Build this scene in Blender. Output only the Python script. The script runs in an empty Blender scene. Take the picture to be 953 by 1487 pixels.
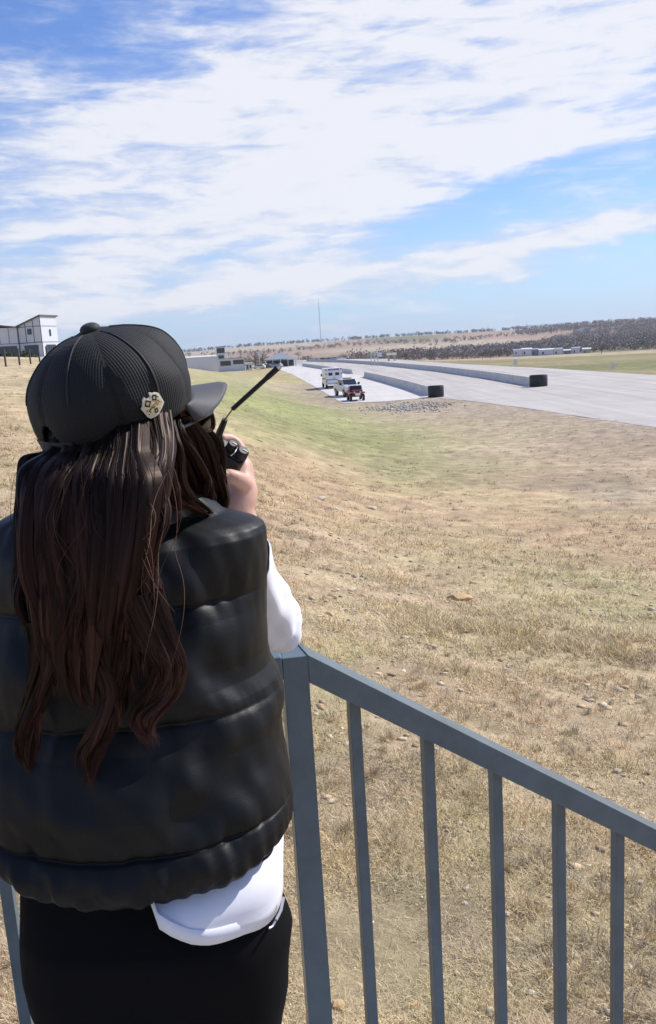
import bpy, bmesh, math, random
import numpy as np
from mathutils import Vector, Matrix, noise as mnoise

random.seed(7)
RNG = np.random.default_rng(11)
C = bpy.context.scene.collection
R = math.radians
PI = math.pi

# ------------------------------------------------------------------ camera
IMG_W, IMG_H, FPX = 953.0, 1487.0, 1230.0
CAM = Vector((0.0, 0.0, 1.65))
PITCH, ROLL = R(10.95), R(-3.5)
cam_data = bpy.data.cameras.new('camera')
cam = bpy.data.objects.new('camera', cam_data)
C.objects.link(cam)
cam_data.sensor_fit = 'VERTICAL'
cam_data.sensor_height = 24.0
cam_data.lens = 24.0 * FPX / IMG_H
cam_data.clip_start = 0.05
cam_data.clip_end = 30000
CAM_ROT = Matrix.Rotation(R(90) - PITCH, 3, 'X') @ Matrix.Rotation(ROLL, 3, 'Z')
cam.matrix_world = Matrix.Translation(CAM) @ CAM_ROT.to_4x4()
bpy.context.scene.camera = cam

# ------------------------------------------------------------------ light
SUN_AZ, SUN_EL = R(62), R(43)          # azimuth to the right of straight ahead
sun_dir = Vector((math.sin(SUN_AZ) * math.cos(SUN_EL), math.cos(SUN_AZ) * math.cos(SUN_EL), math.sin(SUN_EL)))
sd = bpy.data.lights.new('sun', 'SUN')
sd.energy = 3.9
sd.angle = R(0.55)
sd.color = (1.0, 0.955, 0.89)
sun = bpy.data.objects.new('sun', sd)
C.objects.link(sun)
sun.rotation_euler = sun_dir.to_track_quat('Z', 'Y').to_euler()
SKY_STRENGTH = 0.15
sc = bpy.context.scene
sc.view_settings.view_transform = 'Standard'
sc.view_settings.look = 'None'
sc.view_settings.gamma = 1
sc.view_settings.exposure = 0.50
sc.view_settings.use_curve_mapping = False
sc.cycles.max_bounces = 6
sc.cycles.transparent_max_bounces = 8
sc.cycles.use_denoising = True


def ray(px, py):
    d = Vector(((px - IMG_W / 2) / FPX, -(py - IMG_H / 2) / FPX, -1.0))
    return CAM_ROT @ d


def W(px, py, Y):
    """a world point: the direction in which the photo shows it, at a real distance Y ahead"""
    d = ray(px, py)
    return CAM + d * (Y / d.y)


def G(px, py, z):
    d = ray(px, py)
    return CAM + d * ((z - CAM.z) / d.z)


def proj(p):
    q = CAM_ROT.transposed() @ (Vector(p) - CAM)
    return (IMG_W / 2 + FPX * q.x / -q.z, IMG_H / 2 - FPX * q.y / -q.z)


# ------------------------------------------------------------------ sky
def nd(nt, t, **kw):
    n = nt.nodes.new(t)
    for k, v in kw.items():
        if k == 'inp':
            for a, b in v.items():
                n.inputs[a].default_value = b
        else:
            setattr(n, k, v)
    return n


world = bpy.data.worlds.new('World')
sc.world = world
world.use_nodes = True
nt = world.node_tree
nt.nodes.clear()
L = nt.links.new
out = nd(nt, 'ShaderNodeOutputWorld')
bg = nd(nt, 'ShaderNodeBackground')
bg.inputs['Strength'].default_value = SKY_STRENGTH
L(bg.outputs[0], out.inputs['Surface'])
sky = nd(nt, 'ShaderNodeTexSky', sky_type='NISHITA')
sky.sun_disc = False
sky.sun_elevation = SUN_EL
sky.sun_rotation = SUN_AZ
sky.air_density = 1.0
sky.dust_density = 0.2
sky.ozone_density = 2.0
tc = nd(nt, 'ShaderNodeTexCoord')
sep = nd(nt, 'ShaderNodeSeparateXYZ')
L(tc.outputs['Generated'], sep.inputs[0])


def mth(op, a, b=None, c=None, clamp=False):
    n = nd(nt, 'ShaderNodeMath', operation=op)
    n.use_clamp = clamp
    for i, v in enumerate((a, b, c)):
        if v is None:
            continue
        if isinstance(v, (int, float)):
            n.inputs[i].default_value = v
        else:
            L(v, n.inputs[i])
    return n.outputs[0]


az = mth('ARCTAN2', sep.outputs[0], sep.outputs[1])
el = mth('ARCSINE', sep.outputs[2])
# drifting warp so that the cloud banks have ragged edges
nw = nd(nt, 'ShaderNodeTexNoise', inp={'Scale': 2.6, 'Detail': 5.0, 'Roughness': 0.55})
mpw = nd(nt, 'ShaderNodeMapping')
mpw.inputs['Rotation'].default_value = (0, R(-14), 0)
mpw.inputs['Scale'].default_value = (1.0, 1.0, 3.2)
L(tc.outputs['Generated'], mpw.inputs[0])
L(mpw.outputs[0], nw.inputs['Vector'])
sw = nd(nt, 'ShaderNodeSeparateXYZ')
L(nw.outputs['Color'], sw.inputs[0])
az2 = mth('ADD', az, mth('MULTIPLY', mth('SUBTRACT', sw.outputs[0], 0.5), 0.34))
el2 = mth('ADD', el, mth('MULTIPLY', mth('SUBTRACT', sw.outputs[1], 0.5), 0.14))
comb = nd(nt, 'ShaderNodeCombineXYZ')
L(az2, comb.inputs[0]); L(el2, comb.inputs[1])
# cloud banks and blue gaps: (px, py, half width px, half height px, turn deg, weight)
BANKS = [
    (430, 190, 520, 150, 9, .95), (760, 60, 380, 150, 10, .75), (120, 330, 330, 95, 6, .55), (320, 60, 300, 70, 12, .40),
    (560, 260, 330, 70, 16, .6), (860, 210, 220, 60, 12, .5), (230, 410, 330, 60, 4, .65), (880, 350, 260, 22, 4, .95), (640, 400, 380, 26, 6, .55),
    (150, 465, 260, 40, 3, .5), (640, 392, 300, 24, 4, .55), (450, 378, 120, 24, 16, .8), (40, 325, 90, 32, 0, .5), (40, 205, 150, 85, 8, .35),
    (110, 95, 210, 46, 6, -1.0), (20, 30, 110, 36, 10, -.35), (540, 338, 280, 24, 12, -.75), (800, 290, 300, 26, 10, -.85), (900, 322, 170, 14, 6, -.5), (880, 165, 130, 20, 8, -.5),
    (700, 440, 520, 34, 2, -.35), (90, 360, 110, 20, 4, -.75), (600, 415, 140, 30, 4, -.3), (290, 400, 130, 18, 12, -.35), (30, 300, 80, 18, 0, -.8), (950, 390, 200, 16, 4, -.3),
]
cov = None
for (px, py, rx, ry, rot, wgt) in BANKS:
    d = ray(px, py).normalized()
    mp = nd(nt, 'ShaderNodeMapping', vector_type='TEXTURE')
    mp.inputs['Location'].default_value = (math.atan2(d.x, d.y), math.asin(d.z), 0)
    mp.inputs['Rotation'].default_value = (0, 0, R(rot))
    k = 1.5 / FPX
    mp.inputs['Scale'].default_value = (rx * k, ry * k, 1)
    L(comb.outputs[0], mp.inputs[0])
    g = nd(nt, 'ShaderNodeTexGradient', gradient_type='SPHERICAL')
    L(mp.outputs[0], g.inputs[0])
    s = mth('SMOOTHSTEP', g.outputs['Fac'], 0.0, 0.8) if False else mth('MULTIPLY', g.outputs['Fac'], wgt)
    cov = s if cov is None else mth('ADD', cov, s)
# wisps at three scales, stretched along the wind
def wisps(scale, stretch, tilt, detail, rough, dist):
    m = nd(nt, 'ShaderNodeMapping')
    m.inputs['Rotation'].default_value = (0, R(tilt), 0)
    m.inputs['Scale'].default_value = (1.0, 1.0, stretch)
    L(tc.outputs['Generated'], m.inputs[0])
    n = nd(nt, 'ShaderNodeTexNoise', inp={'Scale': scale, 'Detail': detail, 'Roughness': rough, 'Distortion': dist})
    L(m.outputs[0], n.inputs['Vector'])
    return mth('SUBTRACT', n.outputs['Fac'], 0.5)


w1 = wisps(5.0, 4.2, -17, 6, .58, .35)
w2 = wisps(13.0, 5.0, -10, 6, .62, .5)
w3 = wisps(40.0, 4.0, -24, 5, .62, .3)
tex = mth('ADD', mth('ADD', mth('MULTIPLY', w1, 2.6), mth('MULTIPLY', w2, 2.1)), mth('MULTIPLY', w3, .7))
dens = mth('ADD', mth('ADD', cov, 0.25), tex)
ms = nd(nt, 'ShaderNodeMapRange', interpolation_type='SMOOTHSTEP')
ms.inputs['From Min'].default_value = -0.12
ms.inputs['From Max'].default_value = 1.55
ms.inputs['To Max'].default_value = 0.93
L(dens, ms.inputs['Value'])
# slightly darker, bluer hollows inside the thick banks
mc = nd(nt, 'ShaderNodeMapRange', interpolation_type='SMOOTHSTEP')
mc.inputs['From Min'].default_value = 0.15
mc.inputs['From Max'].default_value = 0.95
L(mth('ADD', mth('MULTIPLY', dens, .55), mth('ADD', mth('MULTIPLY', w2, 1.2), mth('MULTIPLY', w1, 1.3))), mc.inputs['Value'])
ccol = nd(nt, 'ShaderNodeMix', data_type='RGBA')
ccol.inputs[6].default_value = (3.1, 3.4, 4.15, 1)
ccol.inputs[7].default_value = (4.35, 4.38, 4.6, 1)
L(mc.outputs[0], ccol.inputs[0])
# thin milky air low down
lowair = nd(nt, 'ShaderNodeMapRange', interpolation_type='SMOOTHSTEP')
lowair.inputs['From Min'].default_value = 0.20
lowair.inputs['From Max'].default_value = -0.02
lowair.inputs['To Max'].default_value = 0.80
L(el, lowair.inputs['Value'])
skyc = nd(nt, 'ShaderNodeMix', data_type='RGBA')
skyc.inputs[7].default_value = (2.5, 3.6, 4.6, 1)
SKY_TINT = nd(nt, 'ShaderNodeMix', data_type='RGBA', blend_type='MULTIPLY')
SKY_TINT.inputs[0].default_value = 1.0
SKY_TINT.inputs[7].default_value = (.43, .53, .76, 1)
L(sky.outputs[0], SKY_TINT.inputs[6])
L(SKY_TINT.outputs[2], skyc.inputs[6])
L(lowair.outputs[0], skyc.inputs[0])
fin = nd(nt, 'ShaderNodeMix', data_type='RGBA')
L(ms.outputs[0], fin.inputs[0])
L(skyc.outputs[2], fin.inputs[6])
L(ccol.outputs[2], fin.inputs[7])
L(fin.outputs[2], bg.inputs['Color'])

# ------------------------------------------------------------------ mesh helpers
MATS = {}


def mat(name, col, rough=0.6, metal=0.0, spec=0.5, noise=0.0, nscale=20.0, bump=0.0, bscale=60.0, attr=None, coat=0.0, sheen=0.0, detail=4.0):
    m = bpy.data.materials.new(name)
    m.use_nodes = True
    t = m.node_tree
    b = t.nodes['Principled BSDF']
    b.inputs['Base Color'].default_value = (*col, 1)
    b.inputs['Roughness'].default_value = rough
    b.inputs['Metallic'].default_value = metal
    b.inputs['Specular IOR Level'].default_value = spec
    b.inputs['Coat Weight'].default_value = coat
    b.inputs['Sheen Weight'].default_value = sheen
    c = t.nodes.new('ShaderNodeTexCoord')
    src = None
    if attr:
        a = t.nodes.new('ShaderNodeAttribute')
        a.attribute_name = attr
        src = a.outputs['Color']
    if noise > 0:
        n = t.nodes.new('ShaderNodeTexNoise')
        n.inputs['Scale'].default_value = nscale
        n.inputs['Detail'].default_value = detail
        n.inputs['Roughness'].default_value = .6
        t.links.new(c.outputs['Object'], n.inputs['Vector'])
        mr = t.nodes.new('ShaderNodeMapRange')
        mr.inputs['From Min'].default_value = .3
        mr.inputs['From Max'].default_value = .7
        mr.inputs['To Min'].default_value = 1 - noise
        mr.inputs['To Max'].default_value = 1 + noise
        t.links.new(n.outputs['Fac'], mr.inputs['Value'])
        mx = t.nodes.new('ShaderNodeMix')
        mx.data_type = 'RGBA'
        mx.blend_type = 'MULTIPLY'
        mx.inputs[0].default_value = 1
        mx.inputs[6].default_value = (*col, 1)
        if src:
            t.links.new(src, mx.inputs[6])
        t.links.new(mr.outputs[0], mx.inputs[7])
        src = mx.outputs[2]
    if src:
        t.links.new(src, b.inputs['Base Color'])
    if bump > 0:
        n2 = t.nodes.new('ShaderNodeTexNoise')
        n2.inputs['Scale'].default_value = bscale
        n2.inputs['Detail'].default_value = 5
        t.links.new(c.outputs['Object'], n2.inputs['Vector'])
        bp = t.nodes.new('ShaderNodeBump')
        bp.inputs['Strength'].default_value = bump
        bp.inputs['Distance'].default_value = 0.5 / bscale
        t.links.new(n2.outputs['Fac'], bp.inputs['Height'])
        t.links.new(bp.outputs[0], b.inputs['Normal'])
    MATS[name] = m
    return m


class MB:
    """collects shapes and links them as ONE mesh object"""
    def __init__(s):
        s.v, s.f, s.m = [], [], []

    def add(s, vs, fs, mi=0):
        o = len(s.v)
        s.v += [tuple(v) for v in vs]
        s.f += [tuple(i + o for i in f) for f in fs]
        s.m += [mi] * len(fs)
        return s

    def box(s, c, d, rz=0.0, mi=0, rx=0.0, taper=(1, 1)):
        hx, hy, hz = d[0] / 2, d[1] / 2, d[2] / 2
        M = Matrix.Rotation(rz, 3, 'Z') @ Matrix.Rotation(rx, 3, 'X')
        vs = []
        for z in (-1, 1):
            tx, ty = taper if z > 0 else (1, 1)
            for x, y in ((-1, -1), (1, -1), (1, 1), (-1, 1)):
                vs.append(Vector(c) + M @ Vector((x * hx * tx, y * hy * ty, z * hz)))
        return s.add(vs, [(3, 2, 1, 0), (4, 5, 6, 7), (0, 1, 5, 4), (1, 2, 6, 5), (2, 3, 7, 6), (3, 0, 4, 7)], mi)

    def frame_box(s, c, ax, ay, az_, d, mi=0):
        vs = []
        for z in (-1, 1):
            for x, y in ((-1, -1), (1, -1), (1, 1), (-1, 1)):
                vs.append(Vector(c) + Vector(ax) * x * d[0] / 2 + Vector(ay) * y * d[1] / 2 + Vector(az_) * z * d[2] / 2)
        return s.add(vs, [(3, 2, 1, 0), (4, 5, 6, 7), (0, 1, 5, 4), (1, 2, 6, 5), (2, 3, 7, 6), (3, 0, 4, 7)], mi)

    def tube(s, pts, rad, n=12, mi=0, caps=True):
        pts = [Vector(p) for p in pts]
        if not hasattr(rad, '__len__'):
            rad = [rad] * len(pts)
        vs, fs = [], []
        up = None
        for i, p in enumerate(pts):
            d = (pts[min(i + 1, len(pts) - 1)] - pts[max(i - 1, 0)]).normalized()
            if up is None:
                up = Vector((0, 0, 1)) if abs(d.z) < .9 else Vector((1, 0, 0))
            a = d.cross(up).normalized()
            b = a.cross(d).normalized()
            up = b
            for k in range(n):
                t = 2 * PI * k / n
                vs.append(p + (a * math.cos(t) + b * math.sin(t)) * rad[i])
        for i in range(len(pts) - 1):
            for k in range(n):
                k2 = (k + 1) % n
                fs.append((i * n + k, (i + 1) * n + k, (i + 1) * n + k2, i * n + k2))
        if caps:
            fs.append(tuple(range(n)))
            fs.append(tuple(reversed([(len(pts) - 1) * n + k for k in range(n)])))
        return s.add(vs, fs, mi)

    def prism(s, poly, z0, z1, mi=0):
        n = len(poly)
        vs = [(p[0], p[1], z0) for p in poly] + [(p[0], p[1], z1) for p in poly]
        fs = [tuple(reversed(range(n))), tuple(range(n, 2 * n))]
        fs += [(i, (i + 1) % n, n + (i + 1) % n, n + i) for i in range(n)]
        return s.add(vs, fs, mi)

    def side_prism(s, prof, x0, x1, mi=0):
        """profile of (y, z) pulled from x0 to x1"""
        n = len(prof)
        vs = [(x0, p[0], p[1]) for p in prof] + [(x1, p[0], p[1]) for p in prof]
        fs = [tuple(range(n)), tuple(reversed(range(n, 2 * n)))]
        fs += [((i + 1) % n, i, n + i, n + (i + 1) % n) for i in range(n)]
        return s.add(vs, fs, mi)

    def grid(s, rows, mi=0, wrap=True):
        n = len(rows[0])
        vs = [p for r in rows for p in r]
        fs = []
        for i in range(len(rows) - 1):
            for k in range(n if wrap else n - 1):
                k2 = (k + 1) % n
                fs.append((i * n + k, i * n + k2, (i + 1) * n + k2, (i + 1) * n + k))
        return s.add(vs, fs, mi)

    def ball(s, c, r, M=None, nu=20, nv=12, mi=0):
        if not hasattr(r, '__len__'):
            r = (r, r, r)
        M = M or Matrix.Identity(3)
        c = Vector(c)
        rows = []
        for i in range(1, nv):
            a = PI * i / nv
            rows.append([c + M @ Vector((r[0] * math.sin(a) * math.cos(2 * PI * k / nu), r[1] * math.sin(a) * math.sin(2 * PI * k / nu), -r[2] * math.cos(a))) for k in range(nu)])
        o = len(s.v)
        s.grid(rows, mi)
        b = len(s.v)
        s.v += [tuple(c + M @ Vector((0, 0, -r[2]))), tuple(c + M @ Vector((0, 0, r[2])))]
        for k in range(nu):
            k2 = (k + 1) % nu
            s.f += [(b, o + k2, o + k), (b + 1, o + (nv - 2) * nu + k, o + (nv - 2) * nu + k2)]
            s.m += [mi, mi]
        return s

    def build(s, name, mats, parent=None, origin=(0, 0, 0), smooth=None, bevel=0.0, fix=True):
        me = bpy.data.meshes.new(name)
        o3 = Vector(origin)
        me.from_pydata([tuple(Vector(v) - o3) for v in s.v], [], s.f)
        if not isinstance(mats, (list, tuple)):
            mats = [mats]
        for m in mats:
            me.materials.append(m)
        me.polygons.foreach_set('material_index', s.m)
        if fix:
            bm = bmesh.new()
            bm.from_mesh(me)
            bmesh.ops.recalc_face_normals(bm, faces=bm.faces)
            bm.to_mesh(me)
            bm.free()
        if smooth is not None:
            me.shade_smooth()
            if smooth < 180:
                me.set_sharp_from_angle(angle=R(smooth))
        me.update()
        ob = bpy.data.objects.new(name, me)
        C.objects.link(ob)
        if parent is not None:
            ob.parent = parent
        elif origin != (0, 0, 0):
            ob.location = origin
        if bevel > 0:
            bv = ob.modifiers.new('bevel', 'BEVEL')
            bv.width = bevel
            bv.segments = 2
            bv.limit_method = 'ANGLE'
        return ob


def np_mesh(name, verts, faces, m, corners, parent=None, colors=None, smooth=False):
    """fast mesh: verts (n,3), faces (k,corners)"""
    me = bpy.data.meshes.new(name)
    nf = len(faces)
    me.vertices.add(len(verts))
    me.vertices.foreach_set('co', np.asarray(verts, dtype=np.float32).ravel())
    me.loops.add(nf * corners)
    me.loops.foreach_set('vertex_index', np.asarray(faces, dtype=np.int32).ravel())
    me.polygons.add(nf)
    me.polygons.foreach_set('loop_start', np.arange(nf, dtype=np.int32) * corners)
    me.materials.append(m)
    if smooth:
        me.polygons.foreach_set('use_smooth', np.ones(nf, dtype=bool))
    if colors is not None:
        ca = me.color_attributes.new('tint', 'FLOAT_COLOR', 'POINT')
        cc = np.ones((len(verts), 4), dtype=np.float32)
        cc[:, :3] = colors
        ca.data.foreach_set('color', cc.ravel())
    me.update(calc_edges=True)
    me.validate()
    ob = bpy.data.objects.new(name, me)
    C.objects.link(ob)
    if parent is not None:
        ob.parent = parent
    return ob


def tag(o, label=None, cat=None, group=None, kind=None):
    if label: o['label'] = label
    if cat: o['category'] = cat
    if group: o['group'] = group
    if kind: o['kind'] = kind
    return o


def empty(name, loc, rz=0.0, scale=1.0):
    o = bpy.data.objects.new(name, None)
    C.objects.link(o)
    o.empty_display_size = 0.3
    o.location = loc
    o.rotation_euler = (0, 0, rz)
    o.scale = (scale, scale, scale)
    return o


def copy_tree(o, parent=None):
    c = o.copy()
    C.objects.link(c)
    c.parent = parent
    for ch in [x for x in bpy.data.objects if x.parent == o]:
        copy_tree(ch, c)
    return c


# ------------------------------------------------------------------ numpy noise
_T = RNG.random((256, 256))


def vnoise(x, y):
    xi = np.floor(x).astype(int); yi = np.floor(y).astype(int)
    fx = x - xi; fy = y - yi
    fx = fx * fx * (3 - 2 * fx); fy = fy * fy * (3 - 2 * fy)
    a = _T[xi & 255, yi & 255]; b = _T[(xi + 1) & 255, yi & 255]
    c = _T[xi & 255, (yi + 1) & 255]; d = _T[(xi + 1) & 255, (yi + 1) & 255]
    return (a * (1 - fx) + b * fx) * (1 - fy) + (c * (1 - fx) + d * fx) * fy


def fbm(x, y, o=4, g=.5):
    s = 0; a = 1; t = 0
    for i in range(o):
        s = s + a * vnoise(x * 2 ** i + 17.3 * i, y * 2 ** i + 5.1 * i)
        t += a; a *= g
    return s / t
# ------------------------------------------------------------------ terrain
RD = [0.5, 2.5, 5, 11, 25, 45, 65, 90, 150, 200, 300, 420, 620, 850, 1200, 1800, 3000, 4500, 9000]
LR = np.log(np.array(RD))
ROAD_Z = -3.9
TAB = {  # azimuth in degrees: height at each radius above
    -180: [-.6, -.5, -.2, .5, 2, 3, 4, 5, 6, 6, 6, 6, 6, 6, 8, 10, 14, 14, 10],
    -60: [-.6, -.55, -.4, .3, 1.8, 2.8, 3.6, 4.4, 5, 5, 5, 5, 5, 5, 6, 10, 14, 14, 10],
    -30: [-.6, -.6, -.45, 0, .8, 1.6, 2.2, 2.9, 3.6, 3.6, 3, 2, 0, -2, -4, -2, 14, 10, 5],
    -20: [-.6, -.62, -.5, -.25, .4, 1.05, 1.7, 2.7, 3.5, 3.4, 2.5, 1, -1, -4, -4, -2, 14, 10, 5],
    -14: [-.6, -.63, -.55, -.45, 0, .6, 1.1, 1.6, 1.4, 0, -2.5, -4, -6, -8, -6, -2, 14, 10, 5],
    -9: [-.6, -.65, -.65, -.7, -.62, -.35, -.1, .1, .12, -2.2, -4.4, -5, -7.5, -10, -8, -2, 15, 10, 5],
    -5: [-.6, -.65, -.7, -.95, -1.3, -1.5, -1.55, -1.65, -2.35, -4.0, -4.4, -5, -8, -11, -8, -1, 21, 10, 5],
    -2.5: [-.6, -.66, -.72, -1.12, -1.75, -2.2, -2.5, -2.85, -3.6, -4.2, -4.4, -5, -8, -11, -8, -1, 23, 10, 5],
    1: [-.6, -.67, -.8, -1.35, -2.5, -3.35, -3.85, -4.1, -4.2, -4.2, -4.5, -6, -9, -12, -9, 0, 24, 10, 5],
    8: [-.6, -.68, -.9, -1.6, -3.1, -3.95, -4.1, -4.1, -4.2, -4.4, -5.5, -8, -11.5, -13, -10, -1, 24, 10, 5],
    14: [-.6, -.7, -1.0, -1.75, -3.3, -4.05, -4.1, -4.1, -4.3, -5.0, -6.6, -9, -12, -13, -8, 2, 24, 10, 5],
    21: [-.6, -.72, -1.05, -1.85, -3.4, -3.95, -4.1, -4.2, -4.5, -5.2, -7.0, -9.3, -12, -12, -4, 8, 24, 10, 5],
    40: [-.6, -.75, -1.2, -2.2, -3.7, -4.1, -4.2, -4.4, -4.8, -5.5, -7, -9, -12, -12, -4, 8, 22, 10, 5],
    90: [-.6, -.7, -1.2, -2.3, -3.7, -4.1, -4.2, -4.4, -4.8, -5, -6, -7, -8, -6, 0, 6, 16, 12, 8],
    180: [-.6, -.5, -.2, .5, 2, 3, 4, 5, 6, 6, 6, 6, 6, 6, 8, 10, 14, 14, 10],
}
AZK = np.array(sorted(TAB)); AZT = np.array([TAB[a] for a in sorted(TAB)], dtype=float)


def cubic(p0, p1, p2, p3, t):
    return p1 + .5 * t * (p2 - p0 + t * (2 * p0 - 5 * p1 + 4 * p2 - p3 + t * (3 * (p1 - p2) + p3 - p0)))


# paved outlines, set out on the road plane
def gp(px, py):
    p = G(px, py, ROAD_Z)
    return (p.x, p.y)


PIT = [gp(497, 585.5), gp(560, 583), gp(628, 577), gp(565, 557), gp(528, 546), gp(436, 530.5), gp(396, 528.5), gp(400, 534.5), gp(425, 544), gp(462, 564)]
TRACK = [gp(628, 577), gp(690, 583), gp(760, 592), gp(850, 605.5), gp(953, 621), gp(1150, 660), gp(1600, 760), gp(2300, 650), gp(1500, 575), gp(1150, 555), gp(953, 545), gp(800, 535),
         gp(660, 528), gp(560, 521), gp(470, 521.5), gp(436, 523), gp(396, 526), gp(396, 528.5), gp(436, 530.5), gp(528, 546), gp(565, 557)]


def in_poly(x, y, P):
    ins = np.zeros(x.shape, bool)
    n = len(P)
    for i in range(n):
        x1, y1 = P[i]; x2, y2 = P[(i + 1) % n]
        c = ((y1 > y) != (y2 > y)) & (x < (x2 - x1) * (y - y1) / (y2 - y1 + 1e-12) + x1)
        ins ^= c
    return ins


def dist_poly(x, y, P):
    d = np.full(x.shape, 1e9)
    n = len(P)
    for i in range(n):
        x1, y1 = P[i]; x2, y2 = P[(i + 1) % n]
        dx, dy = x2 - x1, y2 - y1
        t = np.clip(((x - x1) * dx + (y - y1) * dy) / (dx * dx + dy * dy + 1e-9), 0, 1)
        d = np.minimum(d, np.hypot(x - x1 - t * dx, y - y1 - t * dy))
    return d


def _table(a, r):
    a = np.clip(a, -180, 180)
    ai = np.clip(np.searchsorted(AZK, a, side='right') - 1, 0, len(AZK) - 2)
    ta = np.clip((a - AZK[ai]) / (AZK[ai + 1] - AZK[ai]), 0, 1)
    ta = .5 * ta + .5 * ta * ta * (3 - 2 * ta)
    lr = np.clip(np.log(r), LR[0], LR[-1] - 1e-6)
    ri = np.clip(np.searchsorted(LR, lr, side='right') - 1, 0, len(LR) - 2)
    tr = (lr - LR[ri]) / (LR[ri + 1] - LR[ri])
    def along(j):
        g = lambda k: AZT[j, np.clip(k, 0, len(LR) - 1)]
        return cubic(g(ri - 1), g(ri), g(ri + 1), g(ri + 2), tr)
    return along(ai) * (1 - ta) + along(ai + 1) * ta


def hz(x, y, micro=True):
    x = np.asarray(x, float); y = np.asarray(y, float)
    r = np.maximum(np.hypot(x, y), .5)
    a0_ = np.degrees(np.arctan2(x, y))
    k_ = np.clip((r - 4) / 8, 0, 1) * np.clip((900 - r) / 300, 0, 1)
    z = 0
    for da, wt_ in ((-3.6, .12), (-1.8, .22), (0, .32), (1.8, .22), (3.6, .12)):
        z = z + wt_ * _table(a0_ + da * k_, r)
    if micro:
        z = z + (fbm(x * .35, y * .35, 3) - .5) * .16 * np.clip(r / 10, .3, 1) + (fbm(x * 1.7 + 9, y * 1.7, 3) - .5) * .085 + (vnoise(x * 7.3, y * 7.3) - .5) * .022 * np.clip(8 / r, 0, 1)
        z = z + (fbm(x * .004 + 3, y * .004 + 8, 3) - .5) * np.clip((r - 500) / 100, 0, 6)
    near = (r > 30) & (r < 460)
    if near.any():
        xx, yy, zz = x[near], y[near], z[near]
        ins = in_poly(xx, yy, PIT) | in_poly(xx, yy, TRACK)
        d = np.minimum(dist_poly(xx, yy, PIT), dist_poly(xx, yy, TRACK))
        din = d.copy(); d[ins] = 0
        k = np.clip((d - .6) / 9.0, 0, 1); k = k * k * (3 - 2 * k)
        eg = ROAD_Z + .09 * (fbm(xx * .9, yy * .9, 3) - .58)
        flat = np.where(ins, np.where(din > 2.5, -4.25, eg - din * .10), eg)
        zz = flat * (1 - k) + zz * k
        edge = (~ins) & (d < .6)
        zz = np.where(edge, eg, zz)
        z[near] = zz
    return z


def on_ground(px, py):
    """the ground point the photo shows at this pixel"""
    d = ray(px, py)
    t = np.exp(np.linspace(math.log(1.5), math.log(6000), 4000))
    X, Y, Z = CAM.x + d.x * t, CAM.y + d.y * t, CAM.z + d.z * t
    g = hz(X, Y)
    i = int(np.argmax(Z < g))
    return Vector((X[i], Y[i], g[i]))


# colour of the ground cover; patches where the photo shows greener, redder, paler ground: (px,py,rx,ry,kind,weight)
PATCH = [(430, 585, 120, 45, 'g', 1.3), (500, 635, 170, 28, 'g', 1.15), (600, 680, 150, 16, 'g', .7), (330, 555, 80, 22, 'g', .7), (420, 560, 60, 12, 's', .5), (620, 690, 120, 25, 'g', .45),
         (460, 690, 110, 45, 'r', .8), (400, 730, 60, 60, 'r', .7), (860, 770, 130, 30, 'r', .7), (780, 690, 120, 14, 'r', .5), (20, 590, 40, 30, 'r', .4),
         (600, 592, 100, 9, 'd', 1.0), (700, 600, 120, 8, 'd', .7), (880, 640, 140, 14, 'd', .6), (930, 715, 70, 20, 'd', .9), (700, 660, 60, 9, 'd', .5), (870, 700, 90, 8, 'd', .6),
         (760, 840, 200, 60, 'g', .2), (700, 945, 170, 26, 's', .9), (860, 960, 140, 22, 's', .7), (700, 1200, 120, 60, 'g', .28), (850, 1400, 120, 60, 'g', .15),
         (560, 1150, 80, 80, 'd', .35), (480, 1100, 60, 90, 'r', .4), (650, 1330, 80, 60, 'd', .3), (60, 560, 80, 30, 's', .4), (460, 800, 80, 40, 'd', .35)]
_PC = []
for (px, py, rx, ry, kd, wt) in PATCH:
    p = on_ground(px, py)
    q1 = on_ground(px + rx, py); q2 = on_ground(px, py - ry); q3 = on_ground(px, py + ry)
    A = lambda q: math.atan2(q.x, q.y)
    LRq = lambda q: math.log(math.hypot(q.x, q.y))
    _PC.append((A(p), LRq(p), max(abs(A(q1) - A(p)), .01), max(.5 * abs(LRq(q2) - LRq(q3)), .03), kd, wt))
COLS = {'g': np.array([.27, .29, .11]), 'r': np.array([.46, .32, .195]), 's': np.array([.52, .415, .245]), 'd': np.array([.36, .30, .225])}
STRAW = np.array([.52, .405, .250])


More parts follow.
